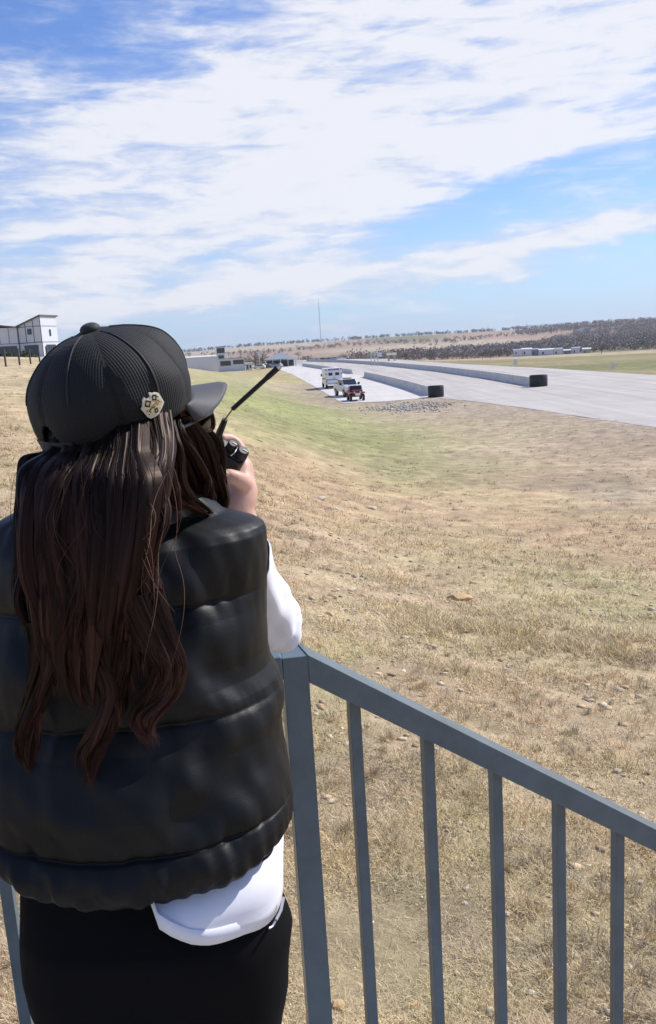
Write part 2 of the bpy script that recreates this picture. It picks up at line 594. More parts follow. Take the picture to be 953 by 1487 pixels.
def ground_col(x, y):
    x = np.asarray(x, float); y = np.asarray(y, float)
    r = np.maximum(np.hypot(x, y), .5)
    a = np.arctan2(x, y); l = np.log(r)
    n1 = fbm(x * .30, y * .30, 4)
    n2 = fbm(x * 1.3 + 40, y * 1.3, 4)
    n3 = fbm(x * .05 + 7, y * .05 + 3, 4)
    c = np.ones(x.shape + (3,)) * STRAW
    def mixin(c, col, w):
        w = np.clip(w, 0, 1)[..., None]
        return c * (1 - w) + col * w
    c = mixin(c, COLS['g'] * 1.15, np.clip((n1 - .54) * 4.0, 0, .26))
    c = mixin(c, COLS['r'], np.clip((n3 - .53) * 5, 0, .5))
    c = mixin(c, COLS['s'] * 1.08, np.clip((n2 - .56) * 5, 0, .7))
    wa = a + (n3 - .5) * .10; wl = l + (n1 - .5) * .22
    for (pa, pl, sa, sl, kd, wt) in _PC:
        g = np.exp(-(((wa - pa) / sa) ** 2 + ((wl - pl) / sl) ** 2) * 1.1) * wt
        c = mixin(c, COLS[kd], g * (.62 + .6 * n2))
    # worn earth along the pavement edge
    mid = (r > 30) & (r < 140)
    if mid.any():
        dd = np.full(r.shape, 99.0); dd[mid] = np.minimum(dist_poly(x[mid], y[mid], PIT), dist_poly(x[mid], y[mid], TRACK))
        wv = np.exp(-dd / (5 + 9 * n1)) * (.55 + .7 * n2)
        c = mixin(c, np.array([.375, .30, .225]), wv * 1.15)
    # far country: pinkish brown stubble, with greener and paler fields
    far = np.clip((r - 430) / 200, 0, 1)
    fn = vnoise(x * .0032 + 3.3, y * .0022 + 1.7)
    fc = np.ones_like(c) * np.array([.36, .255, .19])
    fc = mixin(fc, np.array([.43, .35, .25]), np.clip((fn - .55) * 7, 0, 1))
    fc = mixin(fc, np.array([.17, .17, .09]), np.clip((.34 - fn) * 7, 0, .8))
    c = c * (1 - far[..., None]) + fc * far[..., None]
    # mown grass field between the track and the service road
    fld = np.clip((r - 95) / 15, 0, 1) * np.clip((430 - r) / 60, 0, 1) * np.clip((a - .02) / .02, 0, 1)
    fg = np.ones_like(c) * np.array([.30, .25, .135])
    fg = mixin(fg, np.array([.20, .20, .09]), np.clip((fbm(x * .015, y * .06, 3) - .45) * 5, 0, .9))
    c = c * (1 - fld[..., None]) + fg * fld[..., None]
    pk = np.clip((fbm(x * .8 + 31, y * .8 + 5, 4) - .50) * 5, 0, .25) * np.clip((60 - r) / 40, 0, 1)
    c = mixin(c, np.array([.47, .315, .215]), pk)
    return c * (0.84 + .40 * fbm(x * 2.1, y * 2.1, 4))[..., None]


# ground sheet
azs = np.concatenate([np.arange(-180, -42, 4.0), np.arange(-42, 42, .30), np.arange(42, 180.01, 4.0)])
rads = np.concatenate([[0.5], np.exp(np.linspace(math.log(1.2), math.log(12000), 430))])
AA, RR = np.meshgrid(np.radians(azs), rads, indexing='ij')
GX, GY = np.sin(AA) * RR, np.cos(AA) * RR
GZ = hz(GX, GY)
GC = ground_col(GX, GY)
na, nr = GX.shape
idx = np.arange(na * nr).reshape(na, nr)
F = np.stack([idx[:-1, :-1], idx[1:, :-1], idx[1:, 1:], idx[:-1, 1:]], -1).reshape(-1, 4)

gm = bpy.data.materials.new('dry_ground')
gm.use_nodes = True
t = gm.node_tree
b = t.nodes['Principled BSDF']
b.inputs['Roughness'].default_value = 0.95
b.inputs['Specular IOR Level'].default_value = 0.15
tcn = nd(t, 'ShaderNodeTexCoord')
att = nd(t, 'ShaderNodeAttribute', attribute_name='tint')
n1 = nd(t, 'ShaderNodeTexNoise', inp={'Scale': 9.0, 'Detail': 9.0, 'Roughness': .78})
n2 = nd(t, 'ShaderNodeTexNoise', inp={'Scale': 1.3, 'Detail': 8.0, 'Roughness': .7})
n3 = nd(t, 'ShaderNodeTexNoise', inp={'Scale': .12, 'Detail': 6.0, 'Roughness': .65})
for q in (n1, n2, n3):
    t.links.new(tcn.outputs['Object'], q.inputs['Vector'])
def mr_(src, a, b_, c, d):
    q = nd(t, 'ShaderNodeMapRange')
    for k, v in zip(('From Min', 'From Max', 'To Min', 'To Max'), (a, b_, c, d)):
        q.inputs[k].default_value = v
    t.links.new(src, q.inputs['Value'])
    return q.outputs[0]
def mul_(a, b_):
    q = nd(t, 'ShaderNodeMath', operation='MULTIPLY')
    t.links.new(a, q.inputs[0]); t.links.new(b_, q.inputs[1])
    return q.outputs[0]
vv = mul_(mul_(mr_(n1.outputs['Fac'], .3, .7, .66, 1.30), mr_(n2.outputs['Fac'], .3, .7, .62, 1.34)), mr_(n3.outputs['Fac'], .3, .7, .80, 1.18))
mx = nd(t, 'ShaderNodeMix', data_type='RGBA', blend_type='MULTIPLY')
mx.inputs[0].default_value = 1
t.links.new(att.outputs['Color'], mx.inputs[6]); t.links.new(vv, mx.inputs[7])
# pale limestone crumbs
vo = nd(t, 'ShaderNodeTexVoronoi', inp={'Scale': 22.0, 'Randomness': 1.0})
t.links.new(tcn.outputs['Object'], vo.inputs['Vector'])
crumb = mul_(mr_(vo.outputs['Distance'], .16, .22, 1, 0), mr_(n2.outputs['Fac'], .52, .60, 0, .8))
mx2 = nd(t, 'ShaderNodeMix', data_type='RGBA')
mx2.inputs[7].default_value = (.58, .50, .38, 1)
t.links.new(crumb, mx2.inputs[0]); t.links.new(mx.outputs[2], mx2.inputs[6])
t.links.new(mx2.outputs[2], b.inputs['Base Color'])
bp = nd(t, 'ShaderNodeBump', inp={'Strength': .9, 'Distance': .05})
t.links.new(n1.outputs['Fac'], bp.inputs['Height'])
t.links.new(bp.outputs[0], b.inputs['Normal'])
ground = np_mesh('ground', np.stack([GX, GY, GZ], -1).reshape(-1, 3), F, gm, 4, colors=GC.reshape(-1, 3), smooth=True)
tag(ground, kind='structure')


# paving
def pave_mat(name, col, scale, amp, streak):
    m = bpy.data.materials.new(name)
    m.use_nodes = True
    t = m.node_tree
    b = t.nodes['Principled BSDF']
    b.inputs['Roughness'].default_value = 0.85
    b.inputs['Specular IOR Level'].default_value = 0.3
    tcn = nd(t, 'ShaderNodeTexCoord')
    a1 = nd(t, 'ShaderNodeTexNoise', inp={'Scale': scale, 'Detail': 8.0, 'Roughness': .7})
    mp = nd(t, 'ShaderNodeMapping')
    mp.inputs['Rotation'].default_value = (0, 0, R(-5))
    mp.inputs['Scale'].default_value = (1, .03, 1)
    a2 = nd(t, 'ShaderNodeTexNoise', inp={'Scale': .9, 'Detail': 5.0, 'Roughness': .6})
    t.links.new(tcn.outputs['Object'], a1.inputs['Vector'])
    t.links.new(tcn.outputs['Object'], mp.inputs[0]); t.links.new(mp.outputs[0], a2.inputs['Vector'])
    def mr(src, lo, hi):
        q = nd(t, 'ShaderNodeMapRange')
        q.inputs['From Min'].default_value = .3; q.inputs['From Max'].default_value = .7
        q.inputs['To Min'].default_value = lo; q.inputs['To Max'].default_value = hi
        t.links.new(src, q.inputs['Value'])
        return q.outputs[0]
    mu = nd(t, 'ShaderNodeMath', operation='MULTIPLY')
    t.links.new(mr(a1.outputs['Fac'], 1 - amp, 1 + amp), mu.inputs[0]); t.links.new(mr(a2.outputs['Fac'], 1 - streak, 1 + streak), mu.inputs[1])
    # slab joints
    br = nd(t, 'ShaderNodeTexBrick', inp={'Scale': .16, 'Mortar Size': .006, 'Color1': (1, 1, 1, 1), 'Color2': (.95, .95, .95, 1), 'Mortar': (.86, .86, .86, 1)})
    br.offset = 0
    t.links.new(tcn.outputs['Object'], br.inputs['Vector'])
    mx = nd(t, 'ShaderNodeMix', data_type='RGBA', blend_type='MULTIPLY')
    mx.inputs[0].default_value = 1; mx.inputs[6].default_value = (*col, 1)
    t.links.new(mu.outputs[0], mx.inputs[7])
    mx2 = nd(t, 'ShaderNodeMix', data_type='RGBA', blend_type='MULTIPLY')
    mx2.inputs[0].default_value = 1
    t.links.new(mx.outputs[2], mx2.inputs[6]); t.links.new(br.outputs['Color'], mx2.inputs[7])
    t.links.new(mx2.outputs[2], b.inputs['Base Color'])
    return m


def slab(name, P, z, m, thick=.25):
    s = MB().prism(P, z - thick, z)
    o = s.build(name, m)
    tag(o, kind='structure')
    return o


slab('pit_lane', PIT, ROAD_Z + .012, pave_mat('pit_concrete', (.60, .565, .53), .35, .10, .05))
slab('race_track', TRACK, ROAD_Z, pave_mat('track_concrete', (.475, .432, .395), .22, .10, .15))
m_white = mat('white_paint', (.8, .8, .79), .6, noise=.08, nscale=3)


def strip(name, pxs, w, z, m):
    pts = [Vector(G(px, py, z)) for px, py in pxs]
    s = MB(); vs = []
    for i, p in enumerate(pts):
        d = (pts[min(i + 1, len(pts) - 1)] - pts[max(i - 1, 0)]); d.z = 0; d.normalize()
        n = Vector((-d.y, d.x, 0))
        vs += [p + n * w / 2, p - n * w / 2]
    s.add(vs, [(2 * i, 2 * i + 1, 2 * i + 3, 2 * i + 2) for i in range(len(pts) - 1)])
    return tag(s.build(name, m), kind='structure')


m_line = mat('worn_line', (.52, .51, .50), .7, noise=.15, nscale=2)
strip('lane_line', [(690, 549), (790, 560), (870, 570), (953, 580.5), (1150, 608)], .14, ROAD_Z + .006, m_line)
strip('edge_line', [(640, 577.2), (760, 590.2), (953, 618), (1150, 655)], .12, ROAD_Z + .006, m_line)
# service road beyond the field and a pale road far left of it
def road_over(name, pts, w, m, lift=.10):
    P = [Vector(p) for p in pts]
    N = 60; vs = []
    path = []
    for i in range(N + 1):
        u = i / N * (len(P) - 1); k = min(int(u), len(P) - 2); f = u - k
        path.append(P[k].lerp(P[k + 1], f))
    for i, p in enumerate(path):
        d = (path[min(i + 1, N)] - path[max(i - 1, 0)]).normalized(); n = Vector((-d.y, d.x))
        for s_ in (-1, -.5, 0, .5, 1):
            q = Vector((p.x, p.y)) + n * w / 2 * s_
            vs.append((q.x, q.y, float(hz(np.array([q.x]), np.array([q.y]))[0]) + lift))
    s = MB(); fs = []
    for i in range(N):
        for k in range(4):
            fs.append((i * 5 + k, i * 5 + k + 1, (i + 1) * 5 + k + 1, (i + 1) * 5 + k))
    s.add(vs, fs)
    return tag(s.build(name, m), kind='structure')


m_pale = mat('pale_gravel', (.50, .46, .41), .9, noise=.12, nscale=.2)
def pol(azd, r):
    return (math.sin(R(azd)) * r, math.cos(R(azd)) * r)
road_over('service_road', [(*pol(6, 420), 0), (*pol(10, 440), 0), (*pol(15, 450), 0), (*pol(21, 450), 0), (*pol(30, 460), 0)], 9, m_pale, .5)
road_over('access_road', [(*pol(-2, 395), 0), (*pol(1, 400), 0), (*pol(4.5, 410), 0), (*pol(8, 330), 0)], 8, m_pale, .35)
# ------------------------------------------------------------------ landing and steps under the frame
m_conc = mat('landing_concrete', (.42, .40, .37), .9, noise=.15, nscale=6, bump=.3, bscale=80)
m_rail = mat('rail_paint', (.100, .140, .165), .36, spec=.45, coat=.08, noise=.16, nscale=14, bump=.10, bscale=180)
m_weld = mat('rail_scuffed', (.065, .08, .09), .5, noise=.25, nscale=60, bump=.3, bscale=160)

K = W(447, 950.5, 1.50)                      # top near edge of the rail where it turns down the steps
P2 = W(953, 1204.5, 1.50 * 1.155)
sdir = (P2 - K); sdir_h = Vector((sdir.x, sdir.y, 0)).normalized()
s_yaw = math.atan2(sdir_h.y, sdir_h.x)
s_slope = sdir.z / Vector((sdir.x, sdir.y)).length
RW, RHT = .078, .046
nrm = Vector((-sdir_h.y, sdir_h.x, 0))        # horizontal, away from the camera
railing = empty('stair_railing', (K.x, K.y, 0))
tag(railing, 'slate grey painted steel railing of square tube turning down the steps beside the woman', 'railing')
ORG = Vector((K.x, K.y, 0))


def sweep_rect(mb, line, side, up_h, wid):
    """sweep a rectangle with vertical ends along line (top near edge points)"""
    rows = []
    for p, n in zip(line, side):
        rows.append([p, p + n * wid, p + n * wid - Vector((0, 0, up_h)), p - Vector((0, 0, up_h))])
    mb.grid(rows)
    k = len(mb.v)
    mb.f += [(k - 4, k - 3, k - 2, k - 1)[::-1], tuple(k - 4 * len(rows) + i for i in range(4))]
    mb.m += [0, 0]


far_end = K + sdir * 1.75
RV = RHT / math.cos(math.atan(s_slope))
mb = MB()
sweep_rect(mb, [K, far_end], [nrm, nrm], RV, RW)
mb.build('handrail', m_rail, railing, ORG, bevel=.0015)
# landing rail, almost square to the view
LA = R(8)
ldir = Vector((-math.cos(LA), -math.sin(LA), 0))
lnrm = Vector((-math.sin(LA), math.cos(LA), 0)); lnrm = Vector((math.sin(-LA), math.cos(LA), 0))
post_w = .048
KP = K + ldir * .002
pc = K + ldir * (post_w / 2) + lnrm * (RW / 2)
mb = MB(); sweep_rect(mb, [K + ldir * post_w, K + ldir * 1.35], [lnrm, lnrm], RHT, RW)
mb.build('landing_rail', m_rail, railing, ORG, bevel=.0035)
mb = MB().box((pc.x, pc.y, K.z / 2 - .0015), (post_w, RW - .002, K.z - .003), LA)
mb.build('post', m_rail, railing, ORG, bevel=.0015)
pl = K + ldir * 1.35 + lnrm * .024
mb = MB().box((pl.x, pl.y, K.z / 2 - .03), (post_w - .004, post_w - .004, K.z - .06), LA)
mb.build('post', m_rail, railing, ORG, bevel=.0035)
mb = MB().tube([pc + Vector((0, 0, 0)), pc + Vector((0, 0, .0))], .001) if False else None
BWD = .0225
# balusters down the steps: even spacing measured along the rail
b1, b5 = None, None
def s_at(px):
    lo, hi = 0.0, 2.0
    for _ in range(50):
        m_ = (lo + hi) / 2
        q = K + sdir * m_ + nrm * RW / 2 - Vector((0, 0, RV))
        if proj(q)[0] < px: lo = m_
        else: hi = m_
    return lo
s1, s5 = s_at(513), s_at(897)
for i in range(9):
    s_ = s1 + (s5 - s1) / 4 * i
    top = K + sdir * s_ + nrm * RW / 2 - Vector((0, 0, RV - .004))
    bot = top.z - .93 + 0.04
    mb = MB().box((top.x, top.y, (top.z + bot) / 2), (BWD, BWD, top.z - bot), s_yaw)
    wr_ = random.Random(i)
    for sx, sy in ((-1, -1), (1, -1), (1, 1), (-1, 1)):
        q0_ = top + sdir_h * sx * BWD / 2 + nrm * sy * BWD / 2; q1_ = top + (sdir_h * BWD / 2 * (1 if (sx, sy) in ((-1, -1), (1, -1)) else -1) + nrm * BWD / 2 * (-1 if (sx, sy) == (-1, -1) else 1)) if False else top + sdir_h * (-sy * sx if False else (1 if (sx, sy) in ((-1, -1), (1, -1)) else -1)) * BWD / 2 + nrm * (-1 if (sx, sy) in ((-1, -1), (-1, 1)) else 1) * BWD / 2
        def drop_(q_): return q_ + Vector((0, 0, (q_ - top).dot(sdir_h) * s_slope - .004))
        mb.tube([drop_(q0_.lerp(q1_, k_ / 5)) for k_ in range(6)], [.0022 + .0012 * wr_.random() for _ in range(6)], 6)
    mb.build('baluster', m_rail, railing, ORG, bevel=.0012)
print('baluster px', [round(proj(K + sdir * (s1 + (s5 - s1) / 4 * i) + nrm * RW / 2 - Vector((0, 0, RV)))[0]) for i in range(5)], 'slope', round(s_slope, 3), 'step', (s5 - s1) / 4 * sdir.length)
# lower rail of the stair flight (below the picture) and of the landing
lowp = K - Vector((0, 0, .93)) + nrm * .008
mb = MB(); sweep_rect(mb, [lowp + sdir * .02, lowp + sdir * 1.74], [nrm, nrm], .03, .03)
mb.build('bottom_rail', m_rail, railing, ORG, bevel=.002)
for i in range(8):
    q = K + ldir * (post_w + .132 + .140 * i) + lnrm * RW / 2
    mb = MB().box((q.x, q.y, (K.z - RHT + .10) / 2 + .002), (BWD, BWD, K.z - RHT - .09), LA)
    mb.build('baluster', m_rail, railing, ORG, bevel=.0012)
    if i == 2 or i == 3: print('landing baluster', i, proj(Vector((q.x, q.y, .62))))
q0 = K + ldir * (post_w + .001); q0.z = .10
mb = MB(); sweep_rect(mb, [q0 + lnrm * .01, q0 + lnrm * .01 + ldir * 1.28], [lnrm, lnrm], .03, .03)
mb.build('bottom_rail', m_rail, railing, ORG, bevel=.002)

land = MB().box((-.55, .35, -.075), (2.1, 2.40, .15)).build('landing', m_conc)
tag(land, kind='structure')
st = MB()
for i in range(6):
    c0 = K + sdir_h * (.24 * i + .12 + .03)
    cc = c0 - nrm * .56
    st.box((cc.x, cc.y, -.17 * (i + 1) - .30), (.27, 1.1, .6), s_yaw)
tag(st.build('steps', m_conc), kind='structure')

# ------------------------------------------------------------------ the woman
m_skin = mat('skin', (.60, .36, .27), .5, spec=.4, noise=.08, nscale=30, bump=.12, bscale=420)
m_skin.node_tree.nodes['Principled BSDF'].inputs['Subsurface Weight'].default_value = .12
m_skin.node_tree.nodes['Principled BSDF'].inputs['Subsurface Radius'].default_value = (.012, .004, .002)
m_nail = mat('nail', (.62, .38, .33), .25)
m_tee = mat('white_cotton', (.76, .76, .82), .85, spec=.2, bump=.15, bscale=900, sheen=.2)
m_jean = mat('black_denim', (.004, .004, .005), .85, spec=.12, bump=.25, bscale=700)
m_shoe = mat('white_shoe', (.7, .7, .7), .5)

FEET = Vector((-.30, 1.02, 0))
body = MB()
hip = W(228, 1320, 1.08)
waist = W(215, 1180, 1.12)
chest = W(205, 960, 1.17)
upch = W(198, 830, 1.185)
neckb = W(190, 765, 1.18)
skull = W(184, 624, 1.16)
SH_R = W(338, 812, 1.21); SH_L = W(45, 832, 1.19)


def chain(pts, rads, n=14, sub=6):
    """smooth swept limb"""
    P = [Vector(p) for p in pts]
    out_p, out_r = [], []
    for i in range(len(P) - 1):
        p0, p1, p2, p3 = P[max(i - 1, 0)], P[i], P[i + 1], P[min(i + 2, len(P) - 1)]
        for k in range(sub):
            t_ = k / sub
            out_p.append(.5 * ((2 * p1) + (p2 - p0) * t_ + (2 * p0 - 5 * p1 + 4 * p2 - p3) * t_ ** 2 + (3 * (p1 - p2) + p3 - p0) * t_ ** 3))
            out_r.append(rads[i] * (1 - t_) + rads[i + 1] * t_)
    out_p.append(P[-1]); out_r.append(rads[-1])
    return out_p, out_r


def limb(mb, pts, rads, n=16, sub=6):
    p, r = chain(pts, rads, n, sub)
    mb.tube(p, r, n)
    mb.ball(p[0], r[0], nu=n, nv=8); mb.ball(p[-1], r[-1], nu=n, nv=8)


# trunk
body.ball(hip, (.145, .085, .12)); body.ball(waist, (.125, .09, .15)); body.ball(chest, (.14, .095, .17)); body.ball(upch, (.155, .085, .09))
body.ball(hip + Vector((0, 0, -.02)), (.15, .085, .10))
limb(body, [hip, waist, chest, upch], [.06, .07, .08, .07])
limb(body, [upch, neckb, neckb.lerp(skull, .5) + Vector((.0, .0, 0)), skull], [.07, .058, .052, .05])
limb(body, [SH_L, upch + Vector((0, 0, .01)), SH_R], [.05, .055, .05])
# head: turned 42 deg to the right, chin a little up
H_AZ = R(42); H_UP = R(14)
hf0 = Vector((math.sin(H_AZ), math.cos(H_AZ), 0)); hr = Vector((math.cos(H_AZ), -math.sin(H_AZ), 0))
hf = (hf0 * math.cos(H_UP) + Vector((0, 0, 1)) * math.sin(H_UP)); hu = hr.cross(hf)
if hu.z < 0: hu = -hu
HM = Matrix((hr, hf, hu)).transposed()
def hp(x, y, z):
    return skull + HM @ Vector((x, y, z))
body.ball(hp(0, -.012, .025), (.073, .092, .088), HM)
body.ball(hp(0, .030, -.045), (.056, .058, .070), HM)
body.ball(hp(0, .058, -.088), (.028, .026, .022), HM)
limb(body, [hp(0, .088, .012), hp(0, .102, -.012), hp(0, .110, -.028)], [.008, .0095, .013])
body.ball(hp(.010, .100, -.032), .007); body.ball(hp(-.010, .100, -.032), .007)
body.ball(hp(0, .088, -.054), (.022, .012, .006), HM); body.ball(hp(0, .086, -.064), (.019, .012, .007), HM)
for s in (-1, 1):
    body.ball(hp(.030 * s, .080, .012), (.014, .010, .010), HM)
    body.ball(hp(.034 * s, .066, -.026), (.022, .022, .020), HM)
    limb(body, [hp(.012 * s, .090, .030), hp(.030 * s, .087, .034), hp(.048 * s, .070, .030)], [.007, .008, .006])
    e = hp(.079 * s, -.002, -.004)
    limb(body, [hp(.074 * s, .012, -.026), hp(.083 * s, -.006, -.022), hp(.087 * s, -.018, .004), hp(.085 * s, -.010, .026), hp(.077 * s, .008, .028)], [.007, .0065, .006, .006, .005], n=10)
    body.ball(e, (.008, .014, .024), HM)
# right arm: elbow on the rail, forearm up to the radio
EL = W(397, 908, 1.452); WR = W(345, 738, 1.405)
limb(body, [SH_R, SH_R.lerp(EL, .5), EL], [.043, .040, .036])
limb(body, [EL, EL.lerp(WR, .35), EL.lerp(WR, .75), WR], [.036, .037, .030, .0265])
# hand
PM = W(349, 699, 1.432)
limb(body, [WR, W(352, 718, 1.415), PM, W(350, 680, 1.445)], [.0265, .0265, .026, .022])
body.ball(W(346, 704, 1.415), .0185)
def finger(pts, r0, r1):
    limb(body, [W(*p) for p in pts], [r0 * (1 - i / (len(pts) - 1)) + r1 * i / (len(pts) - 1) for i in range(len(pts))], n=12)
finger([(357, 706, 1.412), (352, 699, 1.388), (342, 694, 1.373), (332, 691, 1.367)], .0150, .0122)      # thumb
finger([(350, 680, 1.447), (352, 660, 1.456), (345, 645, 1.462), (334, 637, 1.460), (322, 636, 1.446)], .0108, .0086)
finger([(355, 687, 1.452), (354, 670, 1.467), (347, 657, 1.480), (336, 650, 1.480), (322, 647, 1.466)], .0100, .0078)
finger([(356, 697, 1.452), (360, 683, 1.470), (350, 671, 1.482), (334, 665, 1.480), (320, 665, 1.465)], .0096, .0074)
finger([(355, 707, 1.448), (357, 697, 1.466), (347, 688, 1.476), (332, 683, 1.472), (321, 683, 1.460)], .0084, .0066)
# left arm: forearm resting along the rail in front of her
EL2 = W(62, 960, 1.36); WR2 = W(215, 925, 1.395)
limb(body, [SH_L, SH_L.lerp(EL2, .5), EL2], [.043, .040, .035])
limb(body, [EL2, EL2.lerp(WR2, .4), EL2.lerp(WR2, .8), WR2], [.036, .034, .026, .023])
h0 = WR2; hd = (WR2 - EL2).normalized()
limb(body, [h0, h0 + hd * .05, h0 + hd * .08], [.023, .024, .020])
for k in range(4):
    o_ = Vector((0, .006, .018 - .013 * k))
    q = h0 + hd * .075 + o_
    limb(body, [q, q + hd * .034 + Vector((0, -.004, -.002)), q + hd * .052 + Vector((0, -.018, -.004)), q + hd * (.056 - .004 * abs(k - 1)) + Vector((0, -.034, -.006))], [.0088, .008, .0076, .0066], n=10)
limb(body, [h0 + hd * .02 + Vector((0, -.012, .015)), h0 + hd * .045 + Vector((0, -.024, .028)), h0 + hd * .065 + Vector((0, -.026, .033))], [.012, .0105, .0085], n=10)
# legs
LEGS = []
for s in (-1, 1):
    hj = hip + Vector((.088 * s, 0, -.03))
    kn = Vector((FEET.x + .085 * s, 1.09, .47)); an = Vector((FEET.x + .09 * s, FEET.y, .085))
    LEGS.append((hj, kn, an, s))
    limb(body, [hj, hj.lerp(kn, .5), kn, kn.lerp(an, .4) + Vector((0, -.015, 0)), an], [.075, .066, .050, .048, .034])
    limb(body, [an + Vector((0, -.02, -.045)), an + Vector((0, .06, -.05)), an + Vector((0.01 * s, .14, -.06))], [.030, .030, .022])
person = body.build('person', m_skin, None, tuple(FEET), smooth=180)
rm = person.modifiers.new('remesh', 'REMESH'); rm.mode = 'VOXEL'; rm.voxel_size = .0036; rm.use_smooth_shade = True
sm = person.modifiers.new('smooth', 'SMOOTH'); sm.iterations = 3; sm.factor = .5
dg = bpy.context.evaluated_depsgraph_get()
nm = bpy.data.meshes.new_from_object(person.evaluated_get(dg))
person.modifiers.clear(); old = person.data; person.data = nm; nm.name = 'person'
bpy.data.meshes.remove(old)
tag(person, 'woman seen from behind in black puffer vest and cap, elbow on the railing', 'person')

# thumb nail, seen edge on
nl = MB().ball(W(327, 688, 1.3545), (.0060, .0030, .0050), nu=10, nv=6)
nl.build('thumbnail', m_nail, person, FEET, smooth=180)

# ---- cap
m_cap = bpy.data.materials.new('black_ribbed_cotton'); m_cap.use_nodes = True
t = m_cap.node_tree; b = t.nodes['Principled BSDF']
b.inputs['Base Color'].default_value = (.0085, .0085, .0095, 1); b.inputs['Roughness'].default_value = .75
b.inputs['Specular IOR Level'].default_value = .35; b.inputs['Sheen Weight'].default_value = .03
uvn = nd(t, 'ShaderNodeUVMap')
wv = nd(t, 'ShaderNodeTexWave', wave_type='BANDS', bands_direction='X', inp={'Scale': 1.0, 'Distortion': .25, 'Detail': 2.0, 'Detail Scale': 3.0})
t.links.new(uvn.outputs[0], wv.inputs['Vector'])
wv2 = nd(t, 'ShaderNodeTexWave', wave_type='BANDS', bands_direction='Y', inp={'Scale': .8, 'Distortion': .4})
t.links.new(uvn.outputs[0], wv2.inputs['Vector'])
ad = nd(t, 'ShaderNodeMath', operation='MULTIPLY_ADD'); ad.inputs[1].default_value = .3
t.links.new(wv2.outputs['Fac'], ad.inputs[0]); t.links.new(wv.outputs['Fac'], ad.inputs[2])
bp = nd(t, 'ShaderNodeBump', inp={'Strength': .42, 'Distance': .0010})
t.links.new(ad.outputs[0], bp.inputs['Height']); t.links.new(bp.outputs[0], b.inputs['Normal'])
cmr = nd(t, 'ShaderNodeMapRange', inp={'To Min': .88, 'To Max': 1.14})
cmx = nd(t, 'ShaderNodeMix', data_type='RGBA', blend_type='MULTIPLY'); cmx.inputs[0].default_value = 1
cmx.inputs[6].default_value = (.0065, .0065, .0075, 1)
t.links.new(wv.outputs['Fac'], cmr.inputs['Value']); t.links.new(cmr.outputs[0], cmx.inputs[7]); t.links.new(cmx.outputs[2], b.inputs['Base Color'])

CAPC = skull + HM @ Vector((0.0, -.006, .020))
CU = R(0)
NA, NZ = 144, 44
CW, CL, CH = .103, .112, .119


def cap_pt(th, u, off=0.0):
    """th: 0 = front; u: 0 rim .. 1 crown button"""
    rr = (1 - max(0, u) ** 2.5) ** (1 / 2.1) * (0.925 + .095 * math.sin(min(u / .42, 1) * PI / 2))
    seam = abs(((th / (PI / 3)) % 1) - .5) * 2          # 1 at panel middle edges
    rr *= 1 - .016 * (seam ** 14) * (1 if u > .05 else 0)
    pan = 1 + .012 * (1 - seam ** 2)
    x = math.sin(th) * CW * rr * pan; y = math.cos(th) * CL * rr * pan
    h = CH * u ** .93
    h += (.012 * max(0, math.cos(th)) ** 2) * math.sin(u * PI)        # front stands up
    # soft dents
    n = mnoise.noise(Vector((x * 17, y * 17, h * 14 + 3))) * .0085 + mnoise.noise(Vector((x * 40, y * 40, h * 30))) * .0018
    k = 1 + (n + off) / .11
    # low dip over the ears, long at the back
    h -= .014 * (1 - u) ** 2 * (1 - math.cos(th)) / 2
    return CAPC + HM @ Vector((x * k, y * k, h * (1 + off / .13)))


cb = MB(); rows = []; uvs = []
for j in range(NZ + 1):
    u = (j / NZ) ** .8 * .9995
    rows.append([cap_pt(2 * PI * k / NA, u) for k in range(NA)])
    uvs.append(u)
# opening over the size strap at the back
cb.grid(rows)
keep_f, keep_m = [], []
for fi, f in enumerate(cb.f):
    j, k = fi // NA, fi % NA
    th = 2 * PI * (k + .5) / NA
    db = abs(th - PI)
    uu = uvs[j]
    if (db / .24) ** 2 + (uu / .24) ** 2 < 1: continue
    keep_f.append(f); keep_m.append(0)
cb.f, cb.m = keep_f, keep_m
# inner lining so that the shell has thickness
cap = cb.build('cap', m_cap, person, FEET, smooth=60)
uvl = cap.data.uv_layers.new(name='UVMap')
for poly in cap.data.polygons:
    for li in poly.loop_indices:
        vi = cap.data.loops[li].vertex_index
        j, k = vi // NA, vi % NA
        th = 2 * PI * k / NA
        th6 = ((th / (PI / 3)) % 1) - .5
        if poly.loop_indices[0] != li and abs(k - (cap.data.loops[poly.loop_indices[0]].vertex_index % NA)) > NA / 2:
            pass
        rloc = (1 - uvs[j] ** 2.5) ** (1 / 2.1)
        # ribs run straight up each panel
        uvl.data[li].uv = (th6 * rloc * 10.5 + math.floor(th / (PI / 3)) * 0.0, uvs[j] * 12)
so = cap.modifiers.new('cloth', 'SOLIDIFY'); so.thickness = .0018; so.offset = -1
m_blk = mat('black_twill', (.014, .014, .016), .7, bump=.4, bscale=900, sheen=.1)
m_brim = mat('charcoal_twill', (.035, .033, .038), .65, bump=.4, bscale=900, sheen=.15)
MB().ball(cap_pt(0, 1.0) + HM @ Vector((0, 0, .002)), (.0135, .0135, .0085), HM, 20, 10).build('button', m_blk, cap, FEET, smooth=180)
